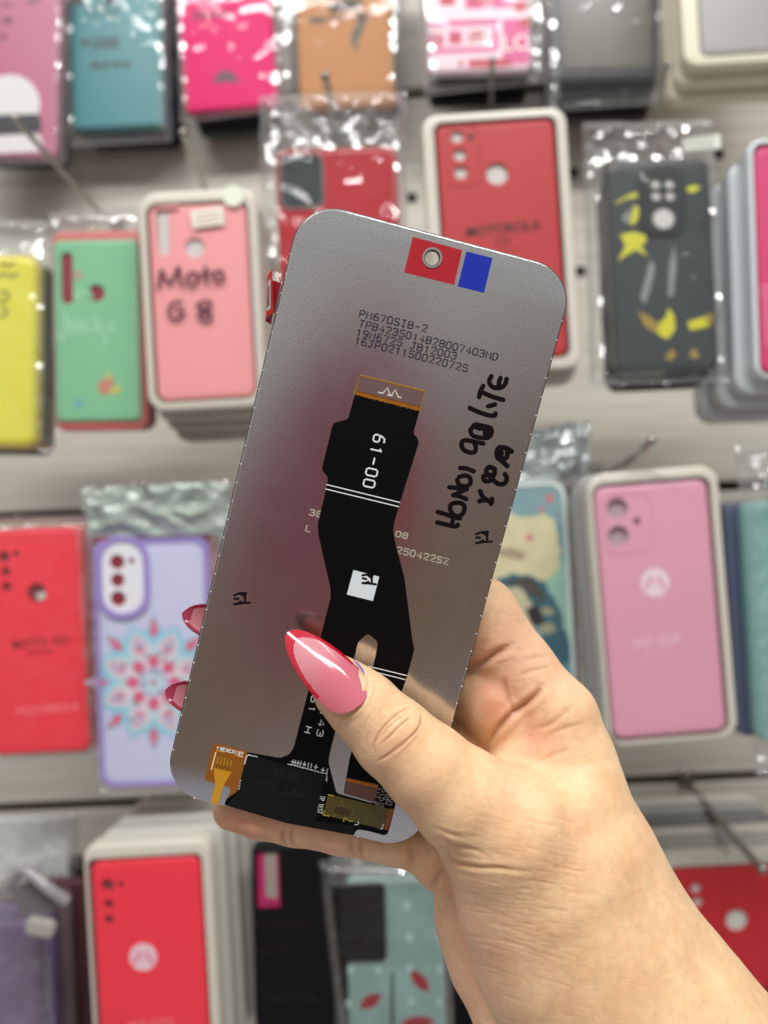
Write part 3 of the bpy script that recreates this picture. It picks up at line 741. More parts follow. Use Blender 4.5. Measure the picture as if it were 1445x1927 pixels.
stack(c.root, c.fr, 3, .012, (.0038, .0008), c.w, c.h, .008, .01, [mat('brick_red', (214, 64, 74), .45), mat('brick_red', (214, 64, 74), .45), mat('brown_rose', (120, 72, 68), .5)],
      ['brick red phone case, first behind the coral red one', 'brick red phone case, second behind the coral red one', 'brown phone case, rearmost behind the coral red one'], G3, 'phone_case')

c = Case('phone_case', 'lilac phone case with a blue and pink mandala, left of the screen', G3, 290, 1246, 214, 462, .575, 1.8)
c.shell(mat('lilac_plastic', (206, 208, 236), .35, coat=.3), .010, 26, bev=.002)
LR = mat('lilac_rim', (158, 140, 208), .4)
f = lambda i: rrect(c.w + .0008 - 2 * i, c.h + .0008 - 2 * i, 26 * c.k - i, 7)
slab('rim', f(0), [rrect(c.w - .0055, c.h - .0055, 20 * c.k, 7)], -.0095, .0006, LR, c.root)
h0 = holes_of(c.fr, [('r', 233, 1086, 98, 156, 44), ('r', 233, 1086, 78, 134, 36)])
slab('camera_surround', h0[0], [h0[1]], -.001, .0022, LR, c.root)
h1 = holes_of(c.fr, [('c', 222, 1057, 14), ('c', 223, 1091, 13), ('c', 224, 1126, 14.5), ('c', 249, 1055, 6)])
slab('camera_island', h0[1], h1, .0001, .0012, mat('island_white', (236, 236, 242), .35), c.root)
c.discs('lens_hole', [(222, 1057, 15), (223, 1091, 14), (224, 1126, 16)], mat('wine_lens', (138, 26, 52), .3, coat=.5))
c.discs('flash_dot', [(249, 1055, 7)], mat('flash_brown', (150, 90, 86), .4))
MC = (290, 1284)
def petals(n, r0, r1, wid, ph=0):
    out = []
    for k in range(n):
        a = 2 * math.pi * k / n + ph; ca, sa = math.sin(a), -math.cos(a)
        pts = []
        for t in np.linspace(0, 1, 9):
            w_ = wid * math.sin(math.pi * t ** 1.25) ** .9; r = r0 + (r1 - r0) * (1 - t)
            pts.append((r, w_))
        poly = [(MC[0] + ca * r - sa * w_, MC[1] + sa * r + ca * w_) for r, w_ in pts] + [(MC[0] + ca * r + sa * w_, MC[1] + sa * r - ca * w_) for r, w_ in pts[::-1][1:-1]]
        out.append(poly)
    return out
MB = mat('mandala_blue', (150, 204, 226), .45); MCy = mat('mandala_cyan', (196, 230, 234), .45); MP = mat('mandala_pink', (218, 104, 140), .45); MWh = mat('mandala_cream', (226, 214, 224), .45); MV = mat('mandala_lilac', (190, 186, 216), .45)
c.prints('mandala', petals(8, 30, 132, 21), MB, z=.00002)
c.prints('mandala', petals(8, 30, 118, 34, math.pi / 8), MB, z=.00008)
c.prints('mandala', petals(8, 30, 110, 26, math.pi / 8), MCy, z=.00016)
c.prints('mandala', petals(8, 40, 100, 19, math.pi / 8), MWh, z=.00024)
c.prints('mandala', petals(8, 84, 124, 8), MP, z=.0003)
c.prints('mandala', petals(8, 62, 88, 9, math.pi / 8), MV, z=.0003)
c.prints('mandala', petals(8, 56, 74, 5, math.pi / 8), MP, z=.00036)
c.pen('mandala_lines', [p + [p[0]] for p in petals(8, 44, 104, 22, math.pi / 8)], 2.2, MB, z=.00034, smooth=False)
c.pen('mandala_lines', [p + [p[0]] for p in petals(8, 58, 92, 12, math.pi / 8)], 1.8, MP, z=.00036, smooth=False)
c.discs('mandala_dots', [(MC[0] + r * math.sin(k * math.pi / n_), MC[1] - r * math.cos(k * math.pi / n_), 2.6) for r, n_ in ((62, 16), (108, 8)) for k in range(2 * n_)], MWh, z=.0004)
c.discs('mandala', [(MC[0], MC[1], 50)], MWh, z=.00036)
c.prints('mandala', petals(8, 26, 56, 12), MP, z=.00042)
c.discs('mandala', [(MC[0], MC[1], 28)], MV, z=.00048)
c.prints('mandala', petals(8, 6, 26, 5), MCy, z=.00054)
c.discs('mandala', [(MC[0], MC[1], 4)], MP, z=.0006)
# stuck-on glass stones
V, Fs = [], []
for px, py in ((276, 1233), (302, 1229), (310, 1239), (273, 1285), (224, 1309), (248, 1353), (322, 1336), (268, 1266), (300, 1266), (262, 1215), (318, 1218), (236, 1250), (258, 1322), (318, 1318), (290, 1262), (304, 1300)):
    q = c.fr.loc(px, py); i0 = len(V); r = .0013
    V.append((q.x, q.y, .0019))
    for k in range(8): V.append((q.x + r * .55 * math.cos(k * .785), q.y + r * .55 * math.sin(k * .785), .0017))
    for k in range(8): V.append((q.x + r * math.cos(k * .785), q.y + r * math.sin(k * .785), .0007))
    for k in range(8):
        j = (k + 1) % 8
        Fs += [(i0, i0 + 1 + k, i0 + 1 + j), (i0 + 1 + k, i0 + 9 + k, i0 + 9 + j, i0 + 1 + j)]
mesh('glass_stones', V, Fs, mat('glass_stone', (214, 214, 232), .04, metal=.85), c.root)
c.bag([(152, 918), (428, 904), (414, 1492), (180, 1502)], zf=.0055, amp=.0018, seed=12, calm=.4, head_v=0.0)
HB = mat('floral_header_card', (166, 182, 170), .2, coat=1., vary=.45, vscale=90)
c.header([(150, 922), (432, 906), (424, 1006), (160, 1012)], HB, seed=21)
stack(c.root, c.fr, 2, .013, (.0008, .003), c.w, c.h, .009, .01, [mat('rose_case', (214, 84, 110), .45), mat('grey_card', (150, 148, 144), .6)],
      ['rose phone case showing above the lilac mandala case', 'grey phone case, rearmost behind the lilac mandala case'], G3, 'phone_case')

c = Case('phone_case', 'phone case in a pale tray mostly hidden behind the left edge of the screen', G3, 510, 1180, 190, 440, .60, 2.)
c.shell(mat('pale_mint_case', (206, 222, 208), .45), .008, 18)
c.box(WHITEBOX, (12, 12, 12, 12), th=.012, r=26, cover=False)

c = Case('phone_case', 'teal and cream painted phone case between the screen and the pink one', G3, 975, 1145, 192, 462, .60, 3.2)
c.shell(mat('painted_teal', (96, 158, 164), .4, coat=.3, vary=.35, vscale=26), .008, 24, bev=.002)
f = lambda i: rrect(c.w + .003 - 2 * i, c.h + .003 - 2 * i, 26 * c.k - i, 7)
slab('white_rim', f(0), [rrect(c.w - .002, c.h - .002, 24 * c.k, 7)], -.009, .0008, mat('rim_white', (226, 236, 232), .3), c.root)
c.paint('mist_paint', [(880, 930), (1000, 915), (1056, 920), (1062, 990), (1000, 1000), (890, 1010)], mat('mist_blue', (130, 164, 170), .5, vary=.25, vscale=60), .00002, 8, 1)
c.paint('mint_paint', [(1010, 1080), (1058, 1050), (1066, 1110), (1074, 1190), (1050, 1210), (1026, 1150)], mat('mint_paint', (150, 196, 176), .5, vary=.2, vscale=70), .00008, 9, 2)
c.paint('cream_paint', [(890, 975), (935, 962), (985, 972), (1030, 970), (1048, 1000), (1054, 1056), (1030, 1090), (1000, 1088), (960, 1080), (890, 1100)], mat('cream_paint', (216, 208, 166), .5, vary=.25, vscale=60), .00014, 9, 3)
c.paint('brown_strands', [(930, 1040), (960, 1030), (990, 1044), (970, 1052)], mat('taupe_paint', (166, 152, 122), .5), .0002, 6, 4)
c.paint('deep_teal_paint', [(930, 1092), (980, 1080), (1014, 1092), (1036, 1116), (1050, 1150), (1076, 1236), (1034, 1250), (1018, 1190), (998, 1140), (966, 1112)], mat('deep_teal_paint', (46, 94, 108), .5, vary=.4, vscale=70), .00026, 9, 5)
c.paint('dark_strands', [(946, 1096), (984, 1088), (1010, 1104), (1024, 1130), (1004, 1122), (976, 1106)], mat('umber_paint', (70, 66, 62), .5, vary=.4, vscale=90), .00032, 6, 6)
c.paint('cream_paint', [(900, 1112), (960, 1106), (988, 1116), (1002, 1142), (1008, 1170), (990, 1200), (900, 1240)], mat('sand_paint', (200, 194, 160), .5, vary=.25, vscale=80), .00038, 6, 7)
c.paint('dark_lens', [(988, 1146), (1004, 1140), (1017, 1152), (1020, 1174), (1008, 1180), (996, 1168)], mat('plum_paint', (40, 34, 46), .4), .00044, 3, 8)
c.paint('pale_strands', [(1012, 1150), (1030, 1142), (1044, 1150), (1026, 1158)], mat('khaki_paint', (156, 156, 122), .5), .00044, 5, 9)
c.paint('pale_strands', [(1014, 1178), (1036, 1172), (1046, 1186), (1022, 1192)], mat('khaki_paint', (156, 156, 122), .5), .00044, 5, 10)
c.discs('pink_dots', [(996, 1012, 7), (1034, 938, 8, 8), (1018, 958, 5), (960, 940, 5)], mat('dot_rose', (206, 120, 124), .5), z=.0002)
c.bag([(880, 800), (1112, 792), (1108, 1392), (900, 1398)], zf=.005, amp=.003, seed=13, calm=.6, head_v=0.0)
c.header([(1036, 802), (1112, 792), (1110, 902), (900, 912), (900, 815)][:1] and [(898, 812), (1112, 794), (1110, 900), (900, 912)], mat('silver_header', (196, 206, 208), .12, metal=.7, vary=.3, vscale=60), amp=.006, seed=22)
stack(c.root, c.fr, 1, .013, (.007, 0), c.w, c.h, .009, .01, [mat('grey_clear_case', (120, 120, 122), .3, coat=.4)], ['grey phone case showing right of the painted teal one'], G3, 'phone_case')

c = Case('phone_case', 'dusty rose phone case in a white tray with a white round badge', G3, 1242, 1146, 214, 478, .56, 4.6)
RP = mat('rose_pink', (224, 160, 180), .4)
c.shell(RP, .008, 20, bev=.003, holes=[('c', 1161, 957, 20), ('c', 1163, 1009, 20), ('c', 1198, 981, 7)], insert=mat('hole_grey', (176, 160, 160), .5), hole_depth=.004)
h0 = holes_of(c.fr, [('r', 1182, 984, 92, 112, 20), ('r', 1182, 984, 88, 108, 18)])
slab('island_lip', h0[0], [h0[1]], -.001, .0004, RP, c.root)
c.box(WHITEBOX, (12, 20, 24, 14), th=.015, r=34)
c.moto(1232, 1096, 27, mat('badge_white', (240, 216, 226), .4), mat('badge_rose', (214, 150, 172), .5))
c.text('case_lettering', 'MT G54', 1236, 1208, 18, LIGHTINK, rot=4)
c.text('case_lettering', 'silicone case', 1240, 1226, 9, mat('rose_light', (234, 184, 200), .5), rot=4)
stack(c.root, c.fr, 1, .017, (-.004, 0), c.W_, c.H_, .012, .014, [RP], ['grey tray with a pink phone case behind the dusty rose one'], G3, 'phone_case', c.c, tray=mat('grey_clear_tray2', (150, 148, 148), .25, coat=.4))

for k, (px, col, nm, lab) in enumerate(((1450, (122, 176, 172), 'sea_green_case', 'sea green phone case in a crumpled bag at the right edge'),)):
    c = Case('phone_case', lab, G3, px + 55, 1165, 190, 450, .56, 3.4)
    c.shell(mat(nm, col, .35, coat=.3, vary=.12, vscale=40), .01, 20)
    c.bag([(1388, 840), (1640, 830), (1640, 1470), (1424, 1462)], zf=.006, amp=.005, seed=14, calm=.6, head_v=0.22, film=FILM2)
    stack(c.root, c.fr, 3, .012, (-.0075, .0), c.w, c.h, .008, .01, [mat('slate_blue_case', (84, 92, 118), .45), mat('slate_violet_case', (92, 80, 112), .45), mat('rosewood_case', (132, 82, 84), .45)],
          ['slate blue phone case, first behind the sea green one', 'slate violet phone case, second behind the sea green one', 'rosewood phone case, rearmost behind the sea green one'], G3, 'phone_case')

# ================================================================== bottom row
G4 = 'cases hanging in the bottom row'
c = Case('phone_case', 'violet phone case in a crumpled bag at the bottom left corner', G4, -22, 1900, 180, 320, .60, 2.)
c.shell(mat('dusty_violet', (112, 88, 128), .4, vary=.15, vscale=30), .01, 16)
c.bag([(-110, 1640), (92, 1640), (104, 2070), (-110, 2070)], zf=.006, amp=.004, seed=15, calm=.6, head_v=0.2, film=FILM2)
stack(c.root, c.fr, 5, .013, (.0072, .003), c.w, c.h + .004, .005, .01, [mat('purple_case', (110, 84, 142), .4), mat('taupe_case', (110, 92, 96), .45), mat('wine_case', (78, 38, 42), .45), mat('soft_black', (24, 23, 26), .6, spec=.2), mat('dark_wine_case', (66, 26, 32), .45)],
      ['purple phone case, first right of the violet one', 'taupe phone case, second right of the violet one', 'wine red phone case, third right of the violet one', 'black phone case, fourth right of the violet one', 'dark wine phone case beside the coral tray at bottom left'], G4, 'phone_case')
c = Case('plastic_bag', 'milky plastic bag top hanging above the violet case at bottom left', G4, 70, 1592, 170, 130, .655, 2.)
c.root['category'] = 'plastic bag'
c.bag([(-40, 1540), (150, 1530), (152, 1668), (-40, 1672)], zf=.002, zb=-.002, amp=.002, seed=16, film=film_mat('cloudy_film', haze=.55, gloss=.12), name='bag_film', calm=1.)
c.text('bag_print', '6928307', 78, 1619, 12, mat('pale_print', (214, 220, 216), .5), z=.004)
# bent clear hanger
cl = thing('plastic_hanger', Matrix.Translation(PW(70, 1680, .555)), 'bent glossy grey plastic hanger on the bag at bottom left', 'hanger')
hp = [PW(*q) - PW(70, 1680, .555) for q in ((12, 1672, .56), (38, 1640, .555), (56, 1642, .55), (92, 1672, .548), (126, 1696, .552))]
tube('bar', catmull(hp, 6), .0036, mat('grey_gloss_plastic', (150, 148, 152), .08, coat=1.), cl)
fr_ = plane_frame(74, 1700, .556, 2.); k_ = .556 / F
o = slab('flap', [Vector(v) for v in rounded([Vector(((x - 74) * k_, -(y - 1700) * k_)) for x, y in ((22, 1672), (60, 1656), (122, 1706), (96, 1720), (40, 1730))], .002)], [], -.001, 0, mat('grey_smoke_plastic', (112, 110, 116), .15, coat=.6), cl)
o.matrix_parent_inverse = Matrix.Identity(4); o.matrix_basis = cl.matrix_world.inverted() @ fr_.M
o = rslab('foam_pad', .018, .011, .004, 0, .005, mat('foam_grey', (164, 158, 152), .8), cl, .002)
o.matrix_basis = cl.matrix_world.inverted() @ plane_frame(80, 1742, .556, -12.).M

c = Case('phone_case', 'bright coral red phone case in a white tray with a white round badge, bottom left', G4, 284, 1812, 206, 396, .56, 3.2)
CRD = mat('bright_coral', (250, 58, 76), .4)
c.shell(CRD, .008, 20, bev=.003, holes=[('c', 203, 1666, 12), ('c', 205, 1702, 9), ('c', 206, 1731, 9)], insert=mat('dim_insert', (128, 60, 64), .5))
c.discs('flash_dot', [(228, 1663, 5)], DARKIN)
c.box(WHITEBOX, (12, 22, 30, 20), th=.014, r=26)
c.moto(270, 1801, 26, mat('badge_blush', (244, 206, 220), .4), mat('badge_coral', (232, 130, 152), .5))
c.text('case_lettering', 'MT G22', 285, 1929, 18, mat('coral_light', (255, 140, 150), .5), rot=3)
stack(c.root, c.fr, 4, .0145, (.0052, .003), c.W_, c.H_, .009, .013, [mat('pale_grey_case', (158, 155, 152), .35), mat('stone_case', (128, 122, 118), .5)],
      ['grey boxed phone case, first behind the bright coral one', 'stone boxed phone case, second behind the bright coral one', 'grey boxed phone case, third behind the bright coral one', 'stone boxed phone case, rearmost behind the bright coral one'], G4, 'phone_case', c.c, tray=mat('grey_clear_tray', (186, 186, 176), .25, coat=.4))

c = Case('phone_case', 'black phone case with magenta lined cutout, below the little finger', G4, 552, 1800, 150, 420, .575, 1.2)
c.shell(mat('ink_black', (13, 13, 17), .5, spec=.2), .010, 14, holes=[('p', [(478, 1606), (524, 1604), (528, 1708), (484, 1710)])], insert=mat('magenta_inner', (170, 34, 92), .4), hole_depth=.0015)
c.prints('grey_window', [[(497, 1604), (520, 1603), (522, 1692), (500, 1690)]], mat('window_grey', (150, 140, 134), .3), z=-.0011)
for P_ in ([[(486, 1735), (512, 1738), (540, 1732), (580, 1742)], [(488, 1786), (520, 1790), (534, 1782)], [(500, 1870), (530, 1878), (556, 1868), (592, 1880)]]): c.pen('raised_print', [P_], 16, mat('black_gloss', (12, 12, 15), .25))
stack(c.root, c.fr, 2, .012, (.0065, .001), c.w, c.h, .006, .01, [mat('ink_black', (13, 13, 17), .5, spec=.2), mat('mulberry_case', (64, 34, 50), .45)],
      ['black phone case right behind the magenta lined one', 'dark mulberry phone case left of the leaf patterned one'], G4, 'phone_case')

c = Case('phone_case', 'grey green phone case with red leaves and a black camera block, below the hand', G4, 745, 1818, 184, 328, .575, 1.4)
c.shell(mat('sage_marble', (132, 162, 158), .2, coat=1., vary=.45, vscale=38), .010, 14, bev=.002)
rslab('camera_block', 84 * c.k, 146 * c.k, .004, -.0005, .002, mat('block_black', (16, 17, 19), .5, spec=.2), c.root, .0006, cx=c.fr.loc(684, 1734).x, cy=c.fr.loc(684, 1734).y)
c.discs('lens_hole', [(675, 1768, 15), (668, 1700, 10), (700, 1690, 8)], mat('lens_black', (8, 8, 10), .2), z=.002)
LF = mat('leaf_red', (146, 44, 52), .45, vary=.25, vscale=120)
def leaf(px, py, L, w_, ang):
    a = math.radians(ang); out = []
    for t in np.linspace(0, 1, 9): out.append(((t - .5) * L, w_ * math.sin(math.pi * t) ** .8))
    for t in np.linspace(1, 0, 9)[1:-1]: out.append(((t - .5) * L, -w_ * math.sin(math.pi * t) ** .8))
    return [(px + x * math.cos(a) - y * math.sin(a), py + x * math.sin(a) + y * math.cos(a)) for x, y in out]
c.prints('leaf_print', [leaf(697, 1884, 50, 12, -32), leaf(790, 1846, 54, 12, 50), leaf(786, 1924, 66, 12, -4)], LF)
c.prints('dark_line', [[(736, 1830), (741, 1830), (742, 1930), (735, 1930)]], mat('line_dark', (50, 66, 64), .4), z=.0001)
c.discs('drop_print', [(766, 1704, 7, 9), (770, 1764, 7, 9), (770, 1822, 6, 8), (826, 1764, 5, 10), (828, 1824, 5, 10), (660, 1826, 6, 9), (712, 1826, 6, 9), (774, 1884, 6, 8), (826, 1886, 5, 9), (656, 1888, 5, 8)], mat('drop_white', (170, 194, 194), .2, coat=.6), z=.0001)  # printed drops, kept pale so they double as painted glints
c.bag([(592, 1612), (842, 1606), (856, 2000), (640, 2006)], zf=.005, amp=.0022, seed=17, calm=.6, head_v=0.12)
stack(c.root, c.fr, 2, .013, (.005, .002), c.w, c.h, .006, .01, [mat('soft_black', (24, 23, 26), .6, spec=.2), mat('ink_black', (13, 13, 17), .5, spec=.2)],
      ['black phone case, first behind the leaf patterned one', 'black phone case, rearmost behind the leaf patterned one'], G4, 'phone_case')
c = Case('phone_case', 'black phone case beside the wrist, right of the leaf patterned one', G4, 905, 1860, 120, 360, .66, 1.4)
c.shell(mat('ink_black', (13, 13, 17), .5, spec=.2), .010, 14)

c = Case('phone_case', 'deep red phone case in a white tray, right of the forearm', G4, 1392, 1840, 250, 424, .655, 2.8)
DR = mat('deep_red', (186, 38, 46), .45)
c.shell(DR, .008, 20, bev=.003, holes=[('c', 1309, 1672, 10), ('c', 1312, 1698, 10), ('c', 1386, 1732, 21)], insert=WHITEIN)
c.box(WHITEBOX, (18, 18, 24, 20), th=.014, r=28, cover=False)
c.text('case_lettering', 'MOTO', 1432, 1868, 20, mat('dark_red_ink2', (84, 16, 22), .5), rot=3, bold=.0003)
c.text('case_lettering', 'G60', 1440, 1892, 18, mat('dark_red_ink2', (84, 16, 22), .5), rot=3, bold=.0003)
stack(c.root, c.fr, 5, .0145, (-.001, .0030), c.W_, c.H_, .009, .0125, [mat('pale_grey_case', (158, 155, 152), .35)],
      ['boxed phone case, first above and behind the deep red one', 'boxed phone case, second behind the deep red one', 'boxed phone case, third behind the deep red one', 'boxed phone case, fourth behind the deep red one', 'boxed phone case, rearmost behind the deep red one'], G4, 'phone_case', c.c, tray=[mat('dull_grey_tray', (158, 160, 156), .2, coat=.6), WHITEBOX, mat('slate_tray', (104, 106, 106), .2, coat=.6)])

# ================================================================== hooks
hook('long wire hook above the mint green case, tip over the dusty pink case', [(225, 433, WALL_D), (185, 395, .725), (100, 303, .63), (30, 225, .565)])
hook('short wire hook above the salmon pink case', [(395, 385, WALL_D), (378, 330, .70), (345, 250, .60)], r=.0024)
hook('wire hook through the bag of the glossy red case', [(634, 262, WALL_D), (626, 205, .68), (612, 143, .58)], r=.0024)
hook('thin wire hook above the matte red case', [(922, 240, WALL_D), (924, 190, .68), (926, 112, .60)], r=.0016)
hook('wire hook above the yellow splashed case', [(1208, 330, WALL_D), (1222, 266, .70), (1256, 122, .58)], r=.0017)
hook('black bent wire hook above the dusty rose case', [(1120, 900, WALL_D), (1172, 874, .62), (1205, 852, .55), (1226, 828, .54)], r=.0022)
hook('dark wire hook above the lilac mandala case', [(330, 952, WALL_D), (282, 928, .60), (272, 912, .56)], r=.002)
hook('long steel hook in front of the deep red case at bottom right', [(1290, 1472, WALL_D), (1332, 1520, .715), (1380, 1576, .655), (1434, 1636, .60)], r=.0028)
# ------------------------------------------------------------------ the phone screen (its silver back faces the camera)
_a = Vector((0.96679254, 0.04692018, -0.25121839)); _b = Vector((0.23925799, -0.11685392, 0.96389874))
_m = (_a + _b).normalized(); _q = (_a - _b).normalized()
XA = (_m + _q).normalized(); YA = (_m - _q).normalized(); ZA = XA.cross(YA)
PC = (Vector((-0.05821079, 0.24124411, -0.07454443)) + Vector((0.0471892, 0.22610383, 0.05985101))) / 2
M_ = Matrix((XA, YA, ZA)).transposed()
PM = (RM @ M_).to_4x4(); PM.translation = RM @ PC
PF = Frame(PM)
PWID, PHEI = .0700, .1577
scr = thing('phone_screen', PM, 'silver backed phone display panel with black flex cable, held in the hand', 'phone screen')

def panel_metal():
    m = bpy.data.materials.new('frosted_metal'); m.use_nodes = True
    nt = m.node_tree; b = nt.nodes['Principled BSDF']; L = nt.links
    b.inputs['Metallic'].default_value = 1.0
    t = nt.nodes.new('ShaderNodeTexCoord')
    n = nt.nodes.new('ShaderNodeTexNoise'); n.inputs['Scale'].default_value = 2600; n.inputs['Detail'].default_value = 2; n.inputs['Roughness'].default_value = .6
    L.new(t.outputs['Object'], n.inputs['Vector'])
    n2 = nt.nodes.new('ShaderNodeTexNoise'); n2.inputs['Scale'].default_value = 1500; n2.inputs['Detail'].default_value = 3
    L.new(t.outputs['Object'], n2.inputs['Vector'])
    rp = nt.nodes.new('ShaderNodeValToRGB')
    rp.color_ramp.elements[0].position = .30; rp.color_ramp.elements[0].color = (.53, .53, .54, 1)
    rp.color_ramp.elements[1].position = .72; rp.color_ramp.elements[1].color = (.80, .80, .80, 1)
    L.new(n.outputs['Fac'], rp.inputs[0]); L.new(rp.outputs[0], b.inputs['Base Color'])
    bp = nt.nodes.new('ShaderNodeBump'); bp.inputs['Strength'].default_value = .3; bp.inputs['Distance'].default_value = .000012
    L.new(n2.outputs['Fac'], bp.inputs['Height']); L.new(bp.outputs[0], b.inputs['Normal'])
    n3 = nt.nodes.new('ShaderNodeTexNoise'); n3.inputs['Scale'].default_value = 55; n3.inputs['Detail'].default_value = 7; n3.inputs['Distortion'].default_value = 1.2
    L.new(t.outputs['Object'], n3.inputs['Vector'])
    r3 = nt.nodes.new('ShaderNodeMapRange'); r3.inputs['To Min'].default_value = .12; r3.inputs['To Max'].default_value = .23
    L.new(n3.outputs['Fac'], r3.inputs['Value']); L.new(r3.outputs[0], b.inputs['Roughness'])
    return m
METAL = panel_metal()
BLKFLEX = mat('black_flex_film', (7, 7, 9), .5, spec=.12, bump=.05, bscale=900)
BLKSHIELD = mat('black_shield_tape', (17, 20, 22), .55, spec=.2, bump=.08, bscale=1500)
WSILK = mat('white_silkscreen', (238, 242, 244), .5)
KAPTON = mat('amber_polyimide', (150, 88, 14), .22, coat=.5, vary=.15, vscale=300)
KAPTON2 = mat('gold_flex', (206, 146, 20), .25, coat=.5, vary=.12, vscale=500)
YFILM = mat('olive_yellow_tape', (88, 78, 14), .25, coat=.5, vary=.35, vscale=420)
MAUVE = mat('mauve_stiffener', (132, 108, 106), .4, metal=.5)
BROWN = mat('copper_brown_stiffener', (122, 88, 78), .4, metal=.4)
COPPER = mat('copper_pad', (160, 96, 50), .35, metal=.4)
GOLD = mat('gold_contact', (226, 190, 60), .25, metal=.7)
GREYINK = mat('slate_print_ink', (40, 40, 56), .7, spec=.1)
PALEINK = mat('pale_khaki_ink', (176, 170, 150), .6)
PEN = mat('marker_black', (16, 8, 13), .45, spec=.15)

hole_c = PF.loc(813.1, 484.9); HR = 14.6 * .000138
fo = lambda i: rrect(PWID - 2 * i, PHEI - 2 * i, .0102 - i, 12)
slab('metal_backplate', fo(0), [circle(hole_c, HR, 40)], -.0008, 0, METAL, scr, .00028, fo, smooth=40)
fg = lambda i: rrect(PWID + .0007 - 2 * i, PHEI + .0007 - 2 * i, .0105 - i, 12)
slab('glass_panel', fg(0), [circle(hole_c, HR * .86, 40)], -.0019, -.00075, mat('black_glass_edge', (12, 12, 14), .08, coat=1.), scr, .0002, fg)
slab('camera_hole_ring', circle(hole_c, HR * 1.24, 40), [circle(hole_c, HR * .98, 40)], -.0004, .00022, mat('bright_ring', (206, 206, 204), .25, metal=.9), scr)
slab('camera_window', circle(hole_c, HR * .84, 32), [], -.0017, -.0014, film_mat('hole_glass', haze=.16, gloss=.05, tint=(226, 222, 208), bstr=0), scr)
# tiny bright tabs along the folded edge of the back plate
V, Fs = [], []
def nub(x, y, s=.00022, h=.00012):
    i0 = len(V)
    for dz, k in ((-.0004, 1.), (h, .7)):
        for a in range(6): V.append((x + s * k * math.cos(a * math.pi / 3), y + s * k * math.sin(a * math.pi / 3), dz))
    for a in range(6): Fs.append((i0 + a, i0 + (a + 1) % 6, i0 + 6 + (a + 1) % 6, i0 + 6 + a))
    Fs.append(tuple(i0 + 6 + a for a in range(6)))
y = -PHEI / 2 + .012
while y < PHEI / 2 - .011:
    nub(-PWID / 2 + .0001, y); nub(PWID / 2 - .0001, y + .0011); y += .0049
x = -PWID / 2 + .013
while x < PWID / 2 - .011:
    nub(x, PHEI / 2 - .0001); x += .0056
for x in (-.0265, -.0215, .0125, .0185): nub(x, -PHEI / 2 + .00015, .0003)
mesh('edge_tabs', V, Fs, mat('bright_tab', (235, 235, 232), .3), scr)
strokes('bright_rim', [[Vector((-PWID / 2 + .00006, -PHEI / 2 + .012)), Vector((-PWID / 2 + .00006, PHEI / 2 - .011))], [Vector((-PWID / 2 + .012, PHEI / 2 - .00006)), Vector((PWID / 2 - .014, PHEI / 2 - .00006))]], [.00013, .00009], -.0002, mat('rim_silver', (190, 190, 188), .25, metal=.9), scr)  # thin pale strokes painting the highlight along the left and top edges
random.seed(21)
V, Fs = [], []
for i in range(60):
    nub(random.uniform(-.033, .033), random.uniform(-.07, .077), random.uniform(.00003, .00008), .00003)
mesh('dust_specks', V, Fs, mat('dust_grey', (190, 186, 180), .8), scr)
# pale rim strokes on the rounded corners
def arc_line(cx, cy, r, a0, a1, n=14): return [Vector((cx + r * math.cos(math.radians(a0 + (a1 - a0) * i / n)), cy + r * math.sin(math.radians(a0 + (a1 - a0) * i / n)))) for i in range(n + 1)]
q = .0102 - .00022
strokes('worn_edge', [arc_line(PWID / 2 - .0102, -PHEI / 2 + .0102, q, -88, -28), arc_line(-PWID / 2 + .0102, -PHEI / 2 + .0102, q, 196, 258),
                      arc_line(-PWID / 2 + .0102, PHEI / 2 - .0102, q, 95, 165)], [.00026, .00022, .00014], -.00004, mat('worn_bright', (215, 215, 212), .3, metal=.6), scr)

def Z(ox, oy, s):                       # coordinates read off an enlarged view
    return lambda *p: [(ox + x / s, oy + y / s) for x, y in p]
ZB = Z(420, 680, 2.2578); ZC = Z(280, 1120, 2.3306); ZA_ = Z(480, 360, 2.2578); ZH = Z(800, 690, 5.5057); ZF = Z(600, 690, 6.568)
ZL = Z(380, 1380, 8.028); ZR = Z(540, 1420, 6.568); ZM = Z(500, 900, 3.803)
def pl(name, pts, z0, z1, m, rnd=0., holes=(), parent=None):
    o = [Vector(p) for p in PF.poly(pts, z1)]
    if rnd: o = rounded(o, rnd)
    hs = [rounded([Vector(p) for p in PF.poly(h, z1)], rr) if rr else PF.poly(h, z1) for h, rr in holes]
    return slab(name, o, hs, z0, z1, m, parent or scr, smooth=30)
E = .00001
# coloured stickers by the camera hole
slab('red_sticker', [Vector(p) for p in PF.poly(ZA_((670, 193), (880, 250), (845, 398), (633, 345)))], [circle(hole_c, HR * 1.1, 40)], E, .00006, mat('sticker_red', (184, 26, 42), .35, coat=.2), scr)
pl('blue_sticker', ZA_((897, 255), (1008, 283), (972, 432), (860, 404)), E, .00006, mat('sticker_blue', (14, 44, 176), .3, coat=.3))
